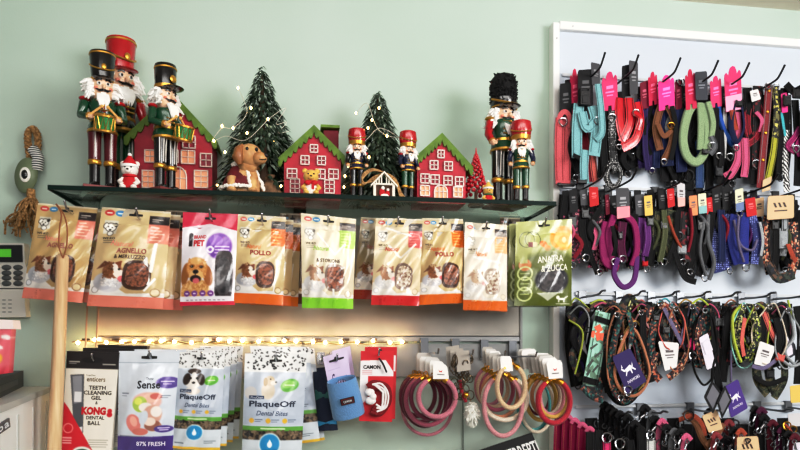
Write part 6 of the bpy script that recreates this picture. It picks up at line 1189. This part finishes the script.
mat('black_metal', (30,30,34), .3, metal=.7)
def clipbunch(label, pts, mname, extra=None, off0=.06, cm='offblack', scale=1):
    o = W(pts[0][0], pts[0][1], off0)
    for i, (x, y, a) in enumerate(pts):
        a += r.uniform(-.4,.4); x += r.uniform(-2,2); y += r.uniform(-3,2); off = off0+.011*i; o = W(x, y, off); t = thing('dog_lead', label[i] if isinstance(label, list) else label % ORD[i], 'lead', o, g[3]); k = mpp(x, off)
        mb = MB(); snap(x, y, off+.012, mb, k, a); mb.build('trigger_clip', mname, t, o)
        c2 = cm[i % len(cm)] if isinstance(cm, (list, tuple)) else cm
        P = catmull([W(x,y-7,off+.01), W(x-3,y+4,off), W(x-2,y+26,off), W(x-1,y+60,off)], 5)
        mb = MB(); c3 = W(x+r.uniform(-4,4), y+12+r.uniform(0,8), off+.012); mb.tube([c3+Vector((.0062*math.cos(2*PI*j/12), .002*math.sin(4*PI*j/12), .0062*math.sin(2*PI*j/12))) for j in range(12)], .0014, n=6, closed=True); mb.build('ring', mname if mname == 'chrome' else 'mid_steel', t, o)
        MB().band(P, 6.5*k, .003).build('strap', ('web_'+c2) if 'web_'+c2 in MATS else c2, t, o)
        MB().band(catmull([W(x-4,y-4,off+.012),W(x,y-9,off+.012),W(x+5,y-4,off+.012)],4), 4.5*k, .003).build('strap_end', ('web_'+c2) if 'web_'+c2 in MATS else c2, t, o)
clipbunch('black webbing lead, %s from the wall along the leftmost bottom hook', [(604,412,.2),(609,416,-.3),(615,419,.4),(621,424,-.2),(627,427,.3),(633,432,0),(639,437,.2),(643,443,-.2)], 'black_metal', cm=['black','offblack'])
clipbunch('shiny ring clip lead, %s from the wall along the second bottom hook', [(646,413,.8),(652,420,-.6),(657,425,.5),(662,430,-.4),(668,434,.6),(674,438,-.5),(680,441,.4),(687,444,0)], 'chrome', cm=['offblack','grey','black','pink'])
clipbunch('metal clip lead, %s from the wall along the hook by the kraft tags', [(708,418,.8),(714,424,-.5),(720,428,.6),(727,432,-.6),(734,436,.3),(741,441,.5),(727,446,-.3),(716,442,.2)], 'chrome', cm=['black','rust','offblack','dusty'])
clipbunch('silver clip lead, %s from the wall on the fourth bottom hook', [(754,415,.2),(760,419,-.5),(766,424,.5),(772,429,-.3),(778,434,.4),(784,438,-.4),(790,441,.2),(796,446,0)], 'chrome', cm=['offblack','plum','black','maroon'])
T(LD,'black lead with pink tab and silver ring, front of the left bottom hook',.15,[('hotpink',8,[(607,442),(607,452),(606,462)]),('black',9,[(599,430),(598,445),(597,470)]),('black',9,[(590,432),(590,448),(590,470)])],(),[(607,438,5),(620,444,5)],row=3)
T(LD,'white tabbed black lead beside the pink tabbed one',.145,[('white',9,[(651,440),(651,452),(650,466)]),('black',9,[(630,440),(631,455),(630,470)]),('black',10,[(641,430),(642,450),(641,470)])],(),[(651,436,4.5)],row=3)
T(LD,'tan leather lead curling under the upper kraft tag',.12,[('brown',6,[(684,412),(696,424),(702,438),(712,452)],dict(tilt=.4)),('rust',6,[(679,420),(692,416),(701,424),(704,436)],dict(tilt=.4)),('tan' if 'web_tan' in MATS else 'brown',5,[(724,424),(718,434),(706,446)])],[('kraft',[(702,416),(717,409),(723,429),(709,433)],dict(d=.016,print=3))],[(689,416,5,'dark_steel')],[(726,440,12,9,'black_metal',.5)],row=3)
T(LD,'pale lead with the lower kraft tag at the bottom edge',.165,[('grey',6,[(738,446),(736,460),(735,475)])],[('kraft',[(737,437),(758,436),(761,460),(737,462)],dict(d=.012,print=3))],[(748,441,2.4,'dark_steel')],row=3)
T(LD,'lead with copper rings and pale pink tag, right end of the bottom row',.12,[('pink',7,[(797,444),(797,455),(796,470)]),('black',8,[(785,425),(786,445),(784,470)]),('rust',3,[(784,424),(790,430),(794,440)],dict(round=1))],[('pale',[(788,414),(800,413),(801,426),(789,427)],dict(d=.0,print=0)),('lilac',[(793,443),(806,442),(806,460),(793,460)],dict(d=.02,print=0))],[(787,426,4,'gold'),(793,430,4,'gold'),(795,437,4.5,'chrome')],row=3)
for i,(x,m_) in enumerate(((598,'black'),(622,'offblack'),(655,'black'),(680,'offblack'),(705,'black'),(735,'offblack'),(765,'black'),(790,'offblack'))):  # dark filler leads added close to the board to darken it
    T(LD,['black filler lead darkening the wall behind the pink tab','charcoal filler lead darkening the wall under the left bottom hook','black filler lead darkening the wall behind the ring clips','charcoal filler lead darkening the wall left of the kraft tag','black filler lead darkening the wall behind the kraft tag','charcoal filler lead darkening the wall behind the lower kraft tag','black filler lead darkening the wall under the fourth bottom hook','charcoal filler lead darkening the wall at the bottom right corner'][i],.045,[(m_,13,[(x-7,418),(x-6,440),(x-6,475)]),(m_,13,[(x+7,424),(x+7,445),(x+7,475)])],(),[(x,424,4,'dark_steel')],row=3)
# ================================================================== camera and light
cam = bpy.data.cameras.new('camera'); co = bpy.data.objects.new('camera', cam); COL.objects.link(co)
co.location = CAM; co.rotation_euler = (PI/2, 0, -YAW); cam.sensor_width = 36; cam.lens = 36*F/800; cam.shift_y = (HY-225)/800; cam.clip_start = .02
SC.camera = co
def area(name, loc, target, size, sy, power, col=(1,1,1)):
    l = bpy.data.lights.new(name, 'AREA'); l.shape = 'RECTANGLE'; l.size = size; l.size_y = sy; l.energy = power; l.color = col
    o = bpy.data.objects.new(name, l); COL.objects.link(o); o.location = loc
    o.rotation_euler = (Vector(target)-Vector(loc)).to_track_quat('-Z', 'Y').to_euler(); return o
area('window_light', (2.1, -2.3, 2.05), (.5, 0, 1.75), 1.1, 0.9, 49, (1, 1, .99))
area('front_fill', (.2, -2.9, 1.95), (-.1, 0, 1.55), 1.4, .5, 15, (1, .98, .95))  # added frontal fill that brightens the pouches and left side
area('ceiling_light', (.2, -1.15, 2.33), (.2, -.1, 1.9), 1.8, .35, 12, (1, .99, .97))
w = bpy.data.worlds.new('world'); SC.world = w; w.use_nodes = True
w.node_tree.nodes['Background'].inputs[0].default_value = (.92, .96, 1, 1); w.node_tree.nodes['Background'].inputs[1].default_value = .25
SC.view_settings.view_transform = 'Standard'; SC.view_settings.look = 'None'; SC.view_settings.exposure = 0
vs = SC.view_settings; vs.use_curve_mapping = True; cu = vs.curve_mapping.curves[3]
cu.points.new(.22, .165); cu.points.new(.6, .655); vs.curve_mapping.update()
